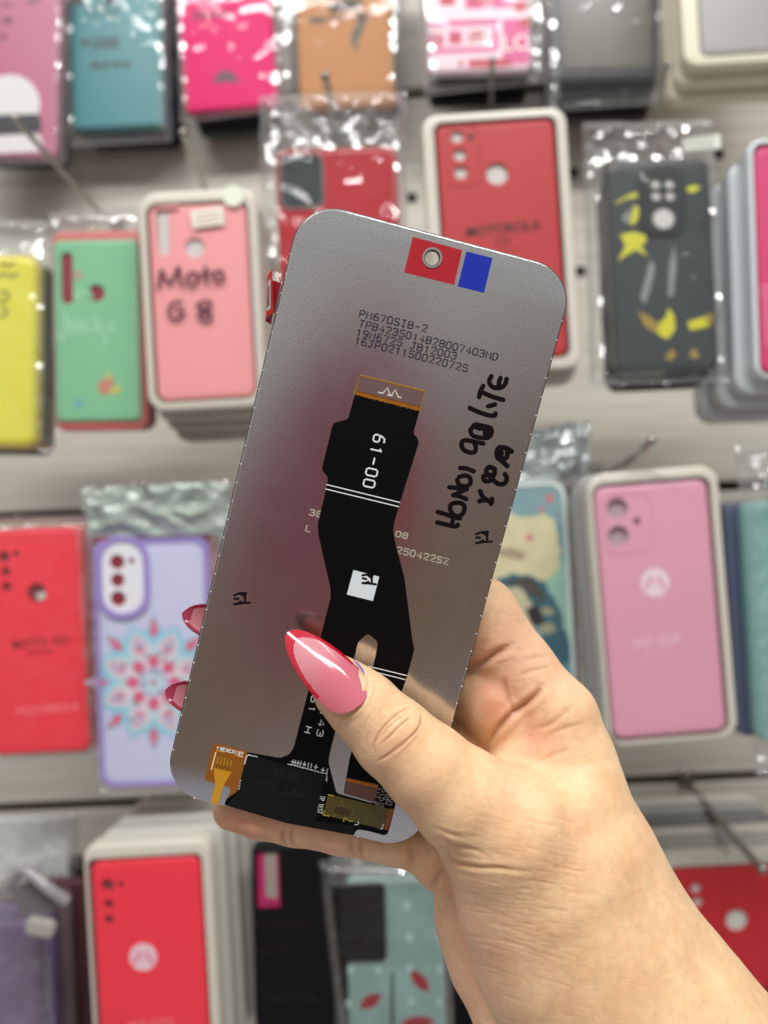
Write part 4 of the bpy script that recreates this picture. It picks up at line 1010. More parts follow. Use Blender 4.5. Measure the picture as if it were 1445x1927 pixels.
# main flex cable, traced corner by corner
flexL = ZB((560, 137), (530, 245), (470, 262), (463, 275), (420, 455), (425, 470), (440, 485), (445, 500), (437, 545), (402, 690), (405, 740), (455, 960), (457, 1000), (412, 1180)) + ZC((705, 400), (635, 670), (615, 700), (575, 715), (430, 690))
flexB = ZL((690, 270), (530, 880), (430, 950), (365, 1000), (340, 1082)) 
board_bottom = ZR((0, 848), (830, 1000), (842, 955), (880, 925), (1000, 945), (1200, 998), (1240, 985), (1265, 920), (1340, 620), (1380, 470), (1500, 20))
right_up = ZC((1060, 560), (1130, 365), (1164, 240), (1160, 200)) + ZB((808, 1219), (770, 920), (742, 815), (728, 760), (722, 720), (725, 690), (745, 620), (831, 345), (825, 325), (808, 308), (812, 290), (835, 208))
outline = flexL + flexB + board_bottom + right_up
slot = ZC((960, 168), (1005, 205), (998, 250), (960, 420), (880, 720)) + ZR((705, 440), (700, 480), (1075, 590), (1090, 570), (1098, 600), (1040, 600), (640, 490), (610, 470), (520, 130), (515, 60), (540, -60)) + ZC((905, 260), (918, 205))
flex = pl('flex_cable', outline, E, .00014, BLKFLEX, rnd=.0005, holes=[(slot, .0009)])
ZT = .00014
con = pl('connector_stiffener', ZF((505, 98), (1310, 298), (1250, 548), (440, 340)), E, .00016, KAPTON, .0001)
pl('mauve_plate', ZF((518, 122), (1296, 318), (1258, 492), (470, 298)), .00016, .00022, MAUVE, parent=scr)
strokes('plate_border', [PF.poly(ZF((440, 340), (508, 104), (1306, 300), (1252, 545)))], .00032, .00017, mat('border_gold', (176, 142, 62), .3, metal=.4), scr)
strokes('plate_logo', [PF.poly(ZF((738, 320), (792, 330), (848, 262), (876, 352), (900, 352), (940, 288), (980, 375), (1015, 384))), PF.poly(ZF((846, 352), (905, 362)))], [.00038, .0003], .00022, mat('logo_cream', (214, 208, 196), .5), scr, t=4e-5)
random.seed(3)
strokes('gold_traces', [PF.poly(ZF((470 + i * 20 + 14, 330 + i * 5.1 - 6 + random.uniform(-6, 8)), (470 + i * 20 + random.uniform(-4, 4), 330 + i * 5.1 + random.uniform(16, 30)))) for i in range(38)], .00010, .00016, KAPTON2, scr, cap=False)
strokes('flex_lines', [PF.poly(ZF((98, 1458), (998, 1678))), PF.poly(ZF((86, 1512), (984, 1730)))], .00026, ZT, WSILK, scr)
strokes('flex_lines', [PF.poly(ZC((965, 312), (1130, 352))), PF.poly(ZC((990, 336), (1124, 370)))], .00026, ZT, WSILK, scr)
strokes('silkscreen_number', text_lines(PF, '61-00', (704.5, 817), (683, 914), 21, .62), .0004, ZT, WSILK, scr)
strokes('silkscreen_number', text_lines(PF, '61', (587, 1309), (581, 1338), 11, .62) + text_lines(PF, '0143', (607, 1316), (596, 1384), 11, .62) + text_lines(PF, 'H', (576.5, 1366.5), (573.5, 1377), 10, 1.), .00024, ZT, WSILK, scr)
# dark ink lines and pale ink on the silver back
tl = text_lines(PF, 'PM670SIB-2', (676.2, 596.1), (801.5, 624.9), 12.6) + text_lines(PF, 'TPB4235014B28007403MD', (675.3, 614.6), (934, 678.5), 12.6) + \
     text_lines(PF, '19M6725 JB12003', (669.6, 631.1), (856.5, 676.5), 12.6) + text_lines(PF, '16JP0211500220725', (666.9, 646.0), (877.3, 699.8), 12.6)
strokes('printed_serial', tl, .00032, 0, GREYINK, scr, t=1e-5)
strokes('printed_serial', text_lines(PF, '38', (582, 969), (604, 974), 11) + text_lines(PF, 'L', (575, 999), (586, 1002), 11) + text_lines(PF, '08', (744, 1009), (765, 1014), 10) + text_lines(PF, '250422SZ', (746, 1040), (842, 1063), 11.5), .00036, 0, PALEINK, scr, t=1e-5)
# marker handwriting
def hw(*ls): return [catmull(PF.poly(ZH(*l)), 5) for l in ls]
H_ = hw([(128, 1505), (200, 1525), (290, 1558), (360, 1572)], [(124, 1614), (200, 1632), (290, 1655), (330, 1650), (338, 1638)], [(292, 1560), (272, 1650)],
        [(300, 1412), (262, 1435), (262, 1490), (300, 1540), (360, 1545), (400, 1500), (402, 1440), (360, 1412), (300, 1412)],
        [(425, 1372), (360, 1345), (288, 1330)], [(290, 1332), (430, 1268)], [(430, 1270), (340, 1258), (250, 1250)],
        [(352, 1140), (420, 1128), (466, 1160), (460, 1220), (400, 1240), (350, 1220), (330, 1172)],
        [(362, 1050), (430, 1056), (500, 1084)],
        [(600, 796), (520, 782), (430, 762), (380, 780), (382, 838), (430, 880), (500, 890), (524, 850), (510, 790)],
        [(520, 598), (600, 615), (680, 640), (682, 700), (640, 738), (560, 735), (490, 712), (468, 660), (490, 630)], [(500, 610), (560, 640), (610, 640), (620, 700)], [(610, 625), (655, 655), (655, 710)],
        [(460, 428), (540, 465), (640, 500), (715, 508), (726, 485)], [(652, 410), (690, 400), (722, 390)],
        [(558, 315), (572, 250), (600, 200)], [(580, 262), (690, 310), (808, 345)],
        [(684, 100), (662, 150), (690, 205), (760, 222), (820, 190), (842, 128)], [(760, 215), (764, 160), (778, 118)])
H2 = hw([(570, 1290), (590, 1340), (640, 1385), (690, 1400)], [(560, 1394), (625, 1378)], [(690, 1370), (680, 1422)],
        [(720, 1060), (660, 1040), (630, 1085), (655, 1130), (720, 1110)], [(660, 1120), (605, 1135), (612, 1180), (660, 1185), (700, 1165)],
        [(720, 1080), (700, 1165), (760, 1215), (820, 1210), (845, 1160), (825, 1115)],
        [(850, 1030), (800, 985), (745, 935), (745, 865), (780, 835), (850, 850), (895, 880)], [(765, 850), (790, 900), (760, 940)], [(850, 862), (845, 935), (800, 960)])
strokes('marker_handwriting', H_, .00122, 0, PEN, scr, t=3e-5)
strokes('marker_handwriting', H2, .00128, 0, PEN, scr, t=3e-5)
def mk(f, w, z=0.):
    ls = [f((525, 1735), (590, 1712), (650, 1712)), f((645, 1712), (640, 1760), (640, 1815)), f((528, 1770), (570, 1772)), f((525, 1828), (600, 1818), (690, 1812)), f((545, 1828), (600, 1800)), f((590, 1720), (636, 1745))]
    strokes('marker_initial', [PF.poly(l, z) for l in ls], w, z, PEN, scr, t=3e-5)
mk(ZH, .00062)
mk(lambda *p: [(440 + (x - 520) * .178, 1116 + (y - 1712) * .182) for x, y in p], .0006)
lab = pl('white_label', ZM((628, 657), (812, 705), (767, 878), (580, 832)), ZT + .000005, ZT + .00006, mat('label_white', (222, 232, 238), .5))
mk(lambda *p: [(681.5 + (x - 520) * .150, 1079 + (y - 1712) * .155 + (x - 520) * .03) for x, y in p], .00062, ZT + .00006)
# folded flex end with its own stiffener
pl('bonded_stiffener', ZR((738, 288), (1130, 372), (1080, 584), (700, 476)), E, .0002, COPPER, .0002)
pl('brown_plate', ZR((732, 330), (1122, 420), (1078, 580), (704, 472)), .0002, .00026, BROWN, .0002)
strokes('amber_strip', [PF.poly(ZR((742, 310), (1124, 400)))], .0007, .0002, mat('amber_strip', (190, 112, 16), .3), scr, cap=False)
# lower board: shield tape, silkscreen, amber tail, yellow tape
pl('shield_tape', ZL((690, 322), (850, 350)) + ZR((30, 150), (480, 262), (430, 420), (350, 880), (0, 840)) + ZL((380, 1080), (560, 880), (640, 470)), ZT, ZT + .00006, BLKSHIELD, .0003)
pl('shield_lip', ZR((120, 800), (830, 880), (820, 998), (0, 846)), ZT + .00006, ZT + .00009, BLKSHIELD)
strokes('embossed_code', text_lines(PF, '2025', (563.5, 1456), (516.5, 1445), 12) + text_lines(PF, 'KXT HD+', (571, 1488), (483, 1466), 14), .0004, ZT + .00006, mat('shield_emboss', (12, 13, 15), .3), scr, t=4e-5)
strokes('silkscreen_marks', [PF.poly(ZL((648, 458), (668, 380), (690, 325), (720, 322))), PF.poly(ZL((690, 322), (842, 350)))], [.00026, .00018], ZT + .00006, WSILK, scr)
tk = []
for i, (x, y, cross) in enumerate(((75, 90, 1), (105, 95, 0), (138, 104, 1), (172, 108, 0), (216, 118, 1), (264, 128, 0), (302, 136, 0), (358, 152, 1), (446, 188, 1), (498, 200, 0))):
    tk.append(PF.poly(ZR((x + 6, y - 28), (x - 6, y + 28))))
    if cross: tk.append(PF.poly(ZR((x - 22, y - 5), (x + 22, y + 6))))
random.seed(5)
for i in range(34):
    x = 12 + i * 14.4; y = 112 + i * 3.75
    tk.append(PF.poly(ZR((x, y + random.uniform(-6, 6)), (x + random.uniform(4, 11), y + random.uniform(-4, 8)))))
for i in range(5): tk.append(PF.poly(ZR((488 + random.uniform(-6, 6), 255 + i * 16), (494 + random.uniform(-4, 6), 262 + i * 16))))
strokes('silkscreen_marks', tk, .00018, ZT + .00001, WSILK, scr)
strokes('silkscreen_marks', text_lines(PF, 'TP TEST', (603.5, 1497), (597.5, 1529), 8, .62), .00017, ZT + .00009, WSILK, scr)
cap = text_lines(PF, 'C2', (738, 1509.5), (727, 1506), 6.5, .75) + text_lines(PF, 'C10', (722, 1512.5), (708, 1508.5), 5.5, .72) + text_lines(PF, 'C14', (713, 1501), (716, 1483), 6, .72) + text_lines(PF, 'C104', (720, 1507), (727, 1476), 6, .7) + text_lines(PF, 'D1', (729, 1505), (732, 1494), 7, .72) + text_lines(PF, 'C2+C', (735, 1506), (745, 1476), 6, .7)
strokes('silkscreen_marks', cap, .00015, ZT, mat('grey_silkscreen', (190, 194, 198), .5), scr)
am = pl('amber_tail', ZL((175, 165), (220, 150), (690, 275), (600, 640), (530, 880), (430, 950), (380, 955), (440, 880), (425, 830), (370, 800), (190, 748), (60, 715), (42, 680), (70, 560), (150, 240)), ZT * .3, ZT + .00002, KAPTON, .0003)
fan = pl('contact_fan', ZL((178, 520), (455, 580), (335, 775), (318, 800), (245, 1078), (133, 1050), (205, 770)), ZT + .00002, ZT + .00006, KAPTON2, .0002)
strokes('gold_contacts', [PF.poly(ZL((250 + i * 50, 365 + i * 12), (232 + i * 50, 455 + i * 10))) for i in range(5)], .00042, ZT + .00002, GOLD, scr, t=8e-5)
strokes('gold_contacts', [PF.poly(ZL((226 + i * 50, 470 + i * 10), (232 + i * 42, 530 + i * 10))) for i in range(5)], .00028, ZT + .00002, mat('olive_gold', (140, 112, 20), .3, metal=.5), scr, t=5e-5)
strokes('fan_traces', [PF.poly(ZL((200 + i * 42, 560 + i * 8), (215 + i * 24, 770), (195 + i * 18, 900), (150 + i * 20, 1050))) for i in range(6)], .00012, ZT + .00006, mat('trace_gold', (232, 176, 40), .25), scr)
strokes('silkscreen_marks', [PF.poly(ZL((215, 280), (148, 545))), PF.poly(ZL((545, 335), (622, 352)))], [.0003, .00026], ZT + .00003, mat('cream_silkscreen', (244, 232, 214), .5), scr)
strokes('silkscreen_marks', [PF.poly(ZL((225, 258), (338, 282))), PF.poly(ZL((500, 322), (545, 332)))], .00022, ZT + .00003, mat('orange_mark', (230, 160, 40), .4), scr)
strokes('silkscreen_marks', text_lines(PF, 'AK1K2K3K4', (458.5, 1415.5), (409.5, 1404), 6.3, .68), .0002, ZT + .00003, WSILK, scr)
strokes('silkscreen_marks', [PF.poly(ZL((575 + i * -9, 706 + i * 40), (600 + i * -9, 712 + i * 40), (590 - i * 9, 728 + i * 40))) for i in range(4)], .00018, ZT + .00003, WSILK, scr)
pl('yellow_tape', ZR((510, 487), (1245, 665), (1192, 925), (445, 742)), ZT + .00006, ZT + .00011, YFILM, .0002)
random.seed(9)
comp = []
for i in range(46):
    u, v = random.random(), random.random()
    if u < .12: continue
    x = 510 + u * 720 - v * 60; y = 487 + u * 178 + v * 245
    w_ = random.uniform(6, 16); h_ = random.uniform(5, 20)
    comp.append([(x, y), (x + w_, y + w_ * .24), (x + w_ - h_ * .25, y + h_ + w_ * .24), (x - h_ * .25, y + h_)])
plates('taped_components', [PF.poly(ZR(*c_)) for c_ in comp], ZT + .00011, 3e-5, mat('taped_component', (150, 128, 26), .25, coat=.5), scr)
plates('taped_chip', [PF.poly(ZR((600, 630), (790, 676), (766, 760), (580, 712)))], ZT + .0001, 4e-5, mat('taped_chip', (70, 44, 8), .25, coat=.5), scr)
strokes('tape_edge', [PF.poly(ZR((512, 492), (575, 505))), PF.poly(ZR((460, 690), (447, 742), (520, 755))), PF.poly(ZR((700, 820), (706, 790), (735, 784), (752, 806))), PF.poly(ZR((770, 815), (806, 818)))], .00024, ZT + .00011, mat('tape_bright', (220, 200, 40), .3), scr)
strokes('tape_edge', [PF.poly(ZR((1190, 855), (1175, 915), (1150, 912))), PF.poly(ZR((880, 822), (886, 850), (862, 866), (838, 858)))], .00024, ZT + .00011, WSILK, scr)
pl('copper_strip', ZR((1248, 668), (1322, 672), (1250, 934), (1195, 925)), ZT, ZT + .00004, COPPER)
# red pull tab folded over the left edge
def tab():
    zf = lambda p, z: (*PF.loc(480 + p[0] / 14.825, 490 + p[1] / 14.825, z), z)
    m1 = mat('tab_red', (226, 52, 46), .35); m2 = mat('tab_dark_red', (138, 12, 34), .25, coat=.4)
    a, b_, c_, d_, e_, g_ = (470, 230), (500, 1450), (300, 1580), (290, 1420), (350, 400), (392, 290)
    t = thing_part = mesh('pull_tab', [zf(p, z) for p, z in ((a, -.0022), (b_, -.0022), (c_, .0006), (e_, .0010))], [(0, 1, 2, 3)], m1, scr)
    so = t.modifiers.new('thick', 'SOLIDIFY'); so.thickness = .00012
    t2 = mesh('tab_fold', [zf(p, z) for p, z in (((470, 545), -.0030), ((730, 640), -.0024), ((560, 1480), -.0024), ((500, 1460), -.0030))], [(0, 1, 2, 3)], m2, scr)
    t2.modifiers.new('thick', 'SOLIDIFY').thickness = .00012
    t3 = mesh('tab_fold', [zf(p, z) for p, z in (((500, 1452), -.0026), ((440, 1790), -.0024), ((290, 1690), -.0006), ((302, 1575), .0002))], [(0, 1, 2, 3)], m2, scr)
    t3.modifiers.new('thick', 'SOLIDIFY').thickness = .00012
    # white label on the tab face with vertical dark print
    P0, P1, P2, P3 = (Vector(v) for v in (zf(a, -.0022), zf(b_, -.0022), zf(c_, .0006), zf(e_, .0010)))
    def on(u, v, h=.00018):
        p = (P0 * (1 - v) + P1 * v) * (1 - u) + (P3 * (1 - v) + P2 * v) * u
        n_ = (P1 - P0).cross(P3 - P0).normalized()
        if n_.z < 0: n_ = -n_
        return p + n_ * h
    mesh('tab_label', [on(.45, .17), on(.45, .86), on(.99, .86), on(.99, .17)], [(0, 1, 2, 3)], mat('label_white', (222, 232, 238), .5), t)
    bars = []; Fq = []
    for i, (v0, v1) in enumerate(((.30, .36), (.38, .41), (.43, .50), (.52, .55), (.57, .64), (.66, .69), (.71, .77))):
        for (u0, u1, w0, w1) in ((.62, .95, v0, v0 + .022), (.62, .95, v1 - .02, v1)):
            i0 = len(bars); bars += [on(u0, w0, .00024), on(u0, w1, .00024), on(u1, w1, .00024), on(u1, w0, .00024)]; Fq.append((i0, i0 + 1, i0 + 2, i0 + 3))
    mesh('tab_print', bars, Fq, INK, t)
tab()
# ------------------------------------------------------------------ the hand
PMc = M_; _n = ZA; _d0 = PC.dot(ZA)
def dpl(px, py): return _d0 / ray(px, py).dot(ZA)
def HP(px, py, off):
    """point in camera space (mm): photo pixel plus height in mm above the back of the screen"""
    d = dpl(px, py) * 1000
    r = ray(px, py)
    return np.array(r * (d - off))
def RP_(px, py, off, rpx):
    d = dpl(px, py) * 1000 - off
    return HP(px, py, off), rpx * d / F

VOX = 0.62
PR = []       # (group, a, b, ra, rb)
def cone(g, A_, B_, squash=None):
    a, ra = RP_(*A_); b, rb = RP_(*B_); PR.append((g, a, b, ra, rb))
def chain(g, *js):
    for A_, B_ in zip(js[:-1], js[1:]): cone(g, A_, B_)
# (px, py, height above the screen back in mm, radius px)
chain('thumb', (622, 1264, 8.5, 36), (645, 1295, 9.5, 55), (684, 1331, 10.5, 64), (742, 1390, 11.5, 74), (803, 1445, 12.5, 82), (872, 1506, 12, 95), (948, 1562, 10, 117), (1010, 1640, 6, 135))
chain('thenar', (960, 1590, 8, 122), (1006, 1690, 6, 142), (1062, 1790, 5, 166), (1146, 1910, 8, 186))
chain('back', (1052, 1352, -9, 66), (1066, 1430, -8, 84), (1074, 1520, -3, 106), (1096, 1630, 0, 140), (1138, 1750, 3, 158), (1220, 1900, 8, 180), (1400, 2130, 22, 215))
chain('thenar', (1010, 1640, -4, 120), (1060, 1760, -3, 150), (1186, 1930, 2, 184))
chain('web', (1052, 1356, -10, 56), (985, 1432, -6, 46), (930, 1490, -3, 50))
chain('web', (1050, 1400, -10, 70), (985, 1500, -7, 90))
chain('index', (1050, 1348, -10, 70), (976, 1262, -14, 68), (896, 1166, -17, 80), (735, 1118, -24, 62), (560, 1140, -20, 52), (450, 1166, -12, 42), (425, 1168, -11, 36))
chain('middle', (985, 1400, -14, 74), (932, 1322, -14, 70), (905, 1290, -17, 66), (740, 1262, -28, 62), (540, 1290, -22, 52), (430, 1312, -12, 42), (395, 1314, -11, 36))
chain('ring', (960, 1480, -18, 76), (880, 1400, -20, 66), (700, 1400, -28, 60), (540, 1420, -20, 50), (430, 1440, -11, 40))
chain('pinky', (838, 1618, -9, 62), (800, 1596, -9, 48), (742, 1583, -9.5, 44), (690, 1572, -9.5, 42), (640, 1562, -9.5, 44), (555, 1546, -9.5, 44), (490, 1532, -9.5, 45), (440, 1523, -9.5, 40))
chain('pinkybase', (832, 1612, -8, 62), (880, 1590, -12, 80), (950, 1560, -14, 90))
chain('hypo', (880, 1668, -12, 66), (905, 1735, -13, 80), (940, 1800, -12, 92), (1000, 1900, -6, 104), (1090, 2040, 4, 130), (1200, 2200, 14, 150))

mn = np.min([np.minimum(a - ra, b - rb) for _, a, b, ra, rb in PR], axis=0) - 4
mx = np.max([np.maximum(a + ra, b + rb) for _, a, b, ra, rb in PR], axis=0) + 4
mx[2] = min(mx[2], 1e9); 
lowz = HP(1200, 2010, 10)[2]; mn[2] = max(mn[2], lowz)       # the forearm leaves the frame below
N = np.ceil((mx - mn) / VOX).astype(int) + 1
ax = [mn[i] + VOX * np.arange(N[i]) for i in range(3)]
def smin(a, b, k):
    h = np.maximum(k - np.abs(a - b), 0) / k
    return np.minimum(a, b) - h * h * k * .25
def gsdf(g, k):
    D = np.full(N, 60., np.float32)
    for gg, a, b, ra, rb in PR:
        if gg != g: continue
        lo = np.maximum(np.floor((np.minimum(a - ra, b - rb) - 14 - mn) / VOX).astype(int), 0)
        hi = np.minimum(np.ceil((np.maximum(a + ra, b + rb) + 14 - mn) / VOX).astype(int) + 1, N)
        if (hi <= lo).any(): continue
        X = ax[0][lo[0]:hi[0], None, None].astype(np.float32); Y = ax[1][None, lo[1]:hi[1], None].astype(np.float32); Zz = ax[2][None, None, lo[2]:hi[2]].astype(np.float32)
        ba = b - a; L2 = max(float(ba @ ba), 1e-6)
        t = np.clip(((X - a[0]) * ba[0] + (Y - a[1]) * ba[1] + (Zz - a[2]) * ba[2]) / L2, 0, 1)
        d = np.sqrt((X - a[0] - t * ba[0]) ** 2 + (Y - a[1] - t * ba[1]) ** 2 + (Zz - a[2] - t * ba[2]) ** 2) - (ra + (rb - ra) * t)
        sl = tuple(slice(l, h) for l, h in zip(lo, hi))
        D[sl] = smin(D[sl], d, k)
    return D
D = smin(gsdf('back', 5.), gsdf('web', 4.), 4.)
gx = CX + F * ax[0][:, None, None] / ax[1][None, :, None]
kk = np.clip((gx - 985) / 150, 0, 1); kk = (1.5 + 12. * kk * kk * (3 - 2 * kk)).astype(np.float32)
D = smin(D, smin(gsdf('thumb', 3.), gsdf('thenar', 5.), 5.), kk)
D = smin(D, gsdf('index', 2.5), 3.5)
D = smin(D, gsdf('middle', 2.5), 1.6)
D = smin(D, gsdf('ring', 2.5), 1.2)
pk = smin(gsdf('pinky', 1.6), gsdf('pinkybase', 3), 1.0)
D = smin(D, pk, 1.2)
D = smin(D, gsdf('hypo', 5.), 1.4)
D = np.minimum(D, 20)
# close the cut at the bottom edge of the grid
D[:, :, 0] = np.maximum(D[:, :, 0], .5)

def surface_nets(D, mn, vox):
    S = D < 0
    c = [S[i:S.shape[0] - 1 + i, j:S.shape[1] - 1 + j, k:S.shape[2] - 1 + k] for i in (0, 1) for j in (0, 1) for k in (0, 1)]
    cnt = sum(x.astype(np.int8) for x in c)
    act = (cnt > 0) & (cnt < 8)
    I = np.argwhere(act)
    idx = -np.ones(act.shape, np.int64); idx[act] = np.arange(len(I))
    acc = np.zeros((len(I), 3)); n = np.zeros(len(I))
    offs = [(i, j, k) for i in (0, 1) for j in (0, 1) for k in (0, 1)]
    val = {o: D[I[:, 0] + o[0], I[:, 1] + o[1], I[:, 2] + o[2]] for o in offs}
    for o in offs:
        for axis in range(3):
            if o[axis]: continue
            p = list(o); p[axis] = 1; p = tuple(p)
            a, b = val[o], val[p]; m = (a < 0) != (b < 0)
            t = np.where(m, a / np.where(m, a - b, 1), 0)
            q = np.zeros((len(I), 3)); q[:] = o; q[:, axis] += t
            acc[m] += q[m]; n[m] += 1
    V = (I + acc / n[:, None]) * vox + mn
    Fq = []
    for axis in range(3):
        u, v = (axis + 1) % 3, (axis + 2) % 3
        sl0 = [slice(None)] * 3; sl1 = [slice(None)] * 3
        sl0[axis] = slice(0, -1); sl1[axis] = slice(1, None)
        A0, A1 = S[tuple(sl0)], S[tuple(sl1)]
        e = np.argwhere(A0 != A1)
        ok = (e[:, u] > 0) & (e[:, v] > 0) & (e[:, u] < D.shape[u] - 1) & (e[:, v] < D.shape[v] - 1)
        e = e[ok]
        inside = A0[e[:, 0], e[:, 1], e[:, 2]]
        def cell(du, dv):
            q = e.copy(); q[:, u] -= du; q[:, v] -= dv
            return idx[q[:, 0], q[:, 1], q[:, 2]]
        q = np.stack([cell(1, 1), cell(0, 1), cell(0, 0), cell(1, 0)], 1)
        q[~inside] = q[~inside][:, ::-1]
        Fq.append(q)
    return V, np.concatenate(Fq)
HV, HF = surface_nets(D, mn, VOX)
del D
# relax, then refine once
me = bpy.data.meshes.new('hand')
me.from_pydata(HV.tolist(), [], HF.tolist()); me.update()
tmp = bpy.data.objects.new('tmp', me); COL.objects.link(tmp)
md = tmp.modifiers.new('s', 'SMOOTH'); md.factor = .5; md.iterations = 5
md = tmp.modifiers.new('d', 'SUBSURF'); md.levels = 1; md.render_levels = 1
bpy.context.view_layer.update()
me2 = bpy.data.meshes.new_from_object(tmp.evaluated_get(bpy.context.evaluated_depsgraph_get()))
bpy.data.objects.remove(tmp); bpy.data.meshes.remove(me)
n = len(me2.vertices); V = np.empty(n * 3); me2.vertices.foreach_get('co', V); V = V.reshape(-1, 3)
Nn = np.empty(n * 3); me2.vertices.foreach_get('normal', Nn); Nn = Nn.reshape(-1, 3)
PX = CX + F * V[:, 0] / V[:, 1]; PY = CY - F * V[:, 2] / V[:, 1]
facing = np.clip(-(Nn * V).sum(1) / np.linalg.norm(V, axis=1) * 2.5, 0, 1)
# soften the web between thumb and index finger
E_ = np.empty(len(me2.edges) * 2, np.int32); me2.edges.foreach_get('vertices', E_); E_ = E_.reshape(-1, 2)
msk = np.exp(-(((PX - 1050) / 85) ** 2 + ((PY - 1478) / 75) ** 2)) * (facing > 0)
E_ = E_[(msk[E_] > .02).all(1)]
idx_ = np.unique(E_); rm = -np.ones(n, np.int64); rm[idx_] = np.arange(len(idx_)); E2 = rm[E_]; nv = len(idx_)
deg = np.bincount(E2.ravel(), minlength=nv); wt = np.clip(msk[idx_] * 1.6, 0, 1) * (deg >= 4)
Q = V[idx_].copy()
for _ in range(140):
    S_ = np.stack([np.bincount(E2[:, 0], Q[E2[:, 1], k_], nv) + np.bincount(E2[:, 1], Q[E2[:, 0], k_], nv) for k_ in range(3)], 1) / np.maximum(deg, 1)[:, None]
    Q += (S_ - Q) * (wt * .8)[:, None]
V[idx_] = Q
disp = np.zeros(n); RED = np.zeros(n); LINE = np.zeros(n)
def crease(pts, depth, sig, ends=True, red=0., ridge=0.):
    """fold in the skin along a line given in photo pixels; depth in mm, sig in px"""
    pts = np.array([tuple(p) for p in catmull([Vector(p) for p in pts], 6)])
    lo = pts.min(0) - sig * 5; hi = pts.max(0) + sig * 5
    w = np.where((PX > lo[0]) & (PX < hi[0]) & (PY > lo[1]) & (PY < hi[1]))[0]
    if not len(w): return
    P2 = np.stack([PX[w], PY[w]], 1); best = np.full(len(w), 1e9); tt = np.zeros(len(w))
    for i in range(len(pts) - 1):
        a, b = pts[i], pts[i + 1]; ba = b - a
        t = np.clip(((P2 - a) @ ba) / max(ba @ ba, 1e-9), 0, 1)
        d = np.linalg.norm(P2 - a - t[:, None] * ba, axis=1)
        m = d < best; best[m] = d[m]; tt[m] = ((i + t) / (len(pts) - 1))[m]
    f = np.sin(np.pi * np.clip(tt, .02, .98)) ** .6 if ends else 1.
    g = np.exp(-(best / sig) ** 2) * f * facing[w]
    disp[w] -= depth * g
    if ridge: disp[w] += ridge * np.exp(-((best - sig * 2.2) / (sig * 1.3)) ** 2) * f * facing[w]
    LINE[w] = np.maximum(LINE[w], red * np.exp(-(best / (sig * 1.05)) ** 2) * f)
def bump_(px, py, rx, ry, h, ang=0., red=0.):
    a = math.radians(ang); dx, dy = PX - px, PY - py
    u = (dx * math.cos(a) + dy * math.sin(a)) / rx; v = (-dx * math.sin(a) + dy * math.cos(a)) / ry
    g = np.exp(-(u * u + v * v)) * facing
    disp[:] += h * g
    if red: RED[:] = np.maximum(RED, red * g)
ZK = Z(520, 1160, 4.516); ZW = Z(840, 1080, 4.5156); ZP = Z(700, 1300, 2.89)
# thumb joint wrinkles
for L_, dp, sg, rd in ((((1215, 820), (1232, 870), (1200, 960), (1110, 1050), (980, 1160), (860, 1230)), .34, 2.3, 1.),
        (((1150, 770), (1050, 815), (960, 890), (880, 980), (830, 1090), (850, 1190)), .30, 2.2, .9),
        (((1150, 850), (1060, 920), (960, 1020), (880, 1090)), .30, 2.1, 1.),
        (((1130, 800), (1040, 870), (940, 950), (890, 1010)), .16, 1.9, .5),
        (((1060, 1080), (1000, 1130), (930, 1190), (850, 1240)), .22, 2.0, .7),
        (((1240, 950), (1180, 1040), (1090, 1130), (990, 1230)), .14, 2., .45),
        (((1000, 900), (920, 990), (840, 1060), (800, 1150)), .18, 1.9, .5),
        (((850, 780), (780, 860), (730, 960)), .10, 1.8, .25), (((920, 760), (860, 840)), .08, 1.8, .2), (((790, 960), (770, 1040), (780, 1120)), .1, 1.8, .3)):
    crease(ZK(*L_), dp, sg, red=rd)
bump_(742, 1380, 24, 40, .3, 45)
# nail fold
crease(ZK((765, 500), (775, 600), (720, 740), (620, 830), (520, 850), (440, 800)), .25, 3.4, red=.3, ridge=.28)
# web and palm folds
crease(ZW((200, 760), (300, 750), (400, 690), (490, 640), (540, 600)), .9, 7, red=.8, ridge=.25)
crease(ZW((340, 1440), (440, 1310), (560, 1190), (690, 1090), (770, 1020), (800, 960)), 1.1, 6, red=.7, ridge=.35)
crease(ZW((575, 1190), (565, 1150), (520, 1050), (490, 930), (495, 880)), .45, 5, red=.5)
crease(ZW((640, 740), (760, 710), (880, 690)), .2, 5, red=.25)
crease(ZW((620, 870), (740, 820), (880, 800)), .22, 5, red=.25)
crease(ZW((780, 1330), (900, 1260), (1010, 1180), (1080, 1120)), .28, 6, red=.25)
crease(ZW((820, 1400), (960, 1330), (1090, 1290), (1200, 1260)), .3, 6, red=.25)
crease(ZW((700, 1320), (860, 1290), (960, 1250)), .15, 5, red=.2)
crease(ZP((905, 385), (980, 350), (1080, 315)), .2, 5, red=.3)
crease(ZP((890, 375), (1000, 405), (1110, 408), (1180, 400)), .12, 9, red=.2)
bump_(930, 1330, 34, 40, .5, 0, red=1.0); bump_(915, 1300, 20, 24, 0, 0, red=.9); bump_(1005, 1385, 36, 24, .2, -40, red=.45); bump_(925, 1220, 30, 16, 0, 20, red=.55)
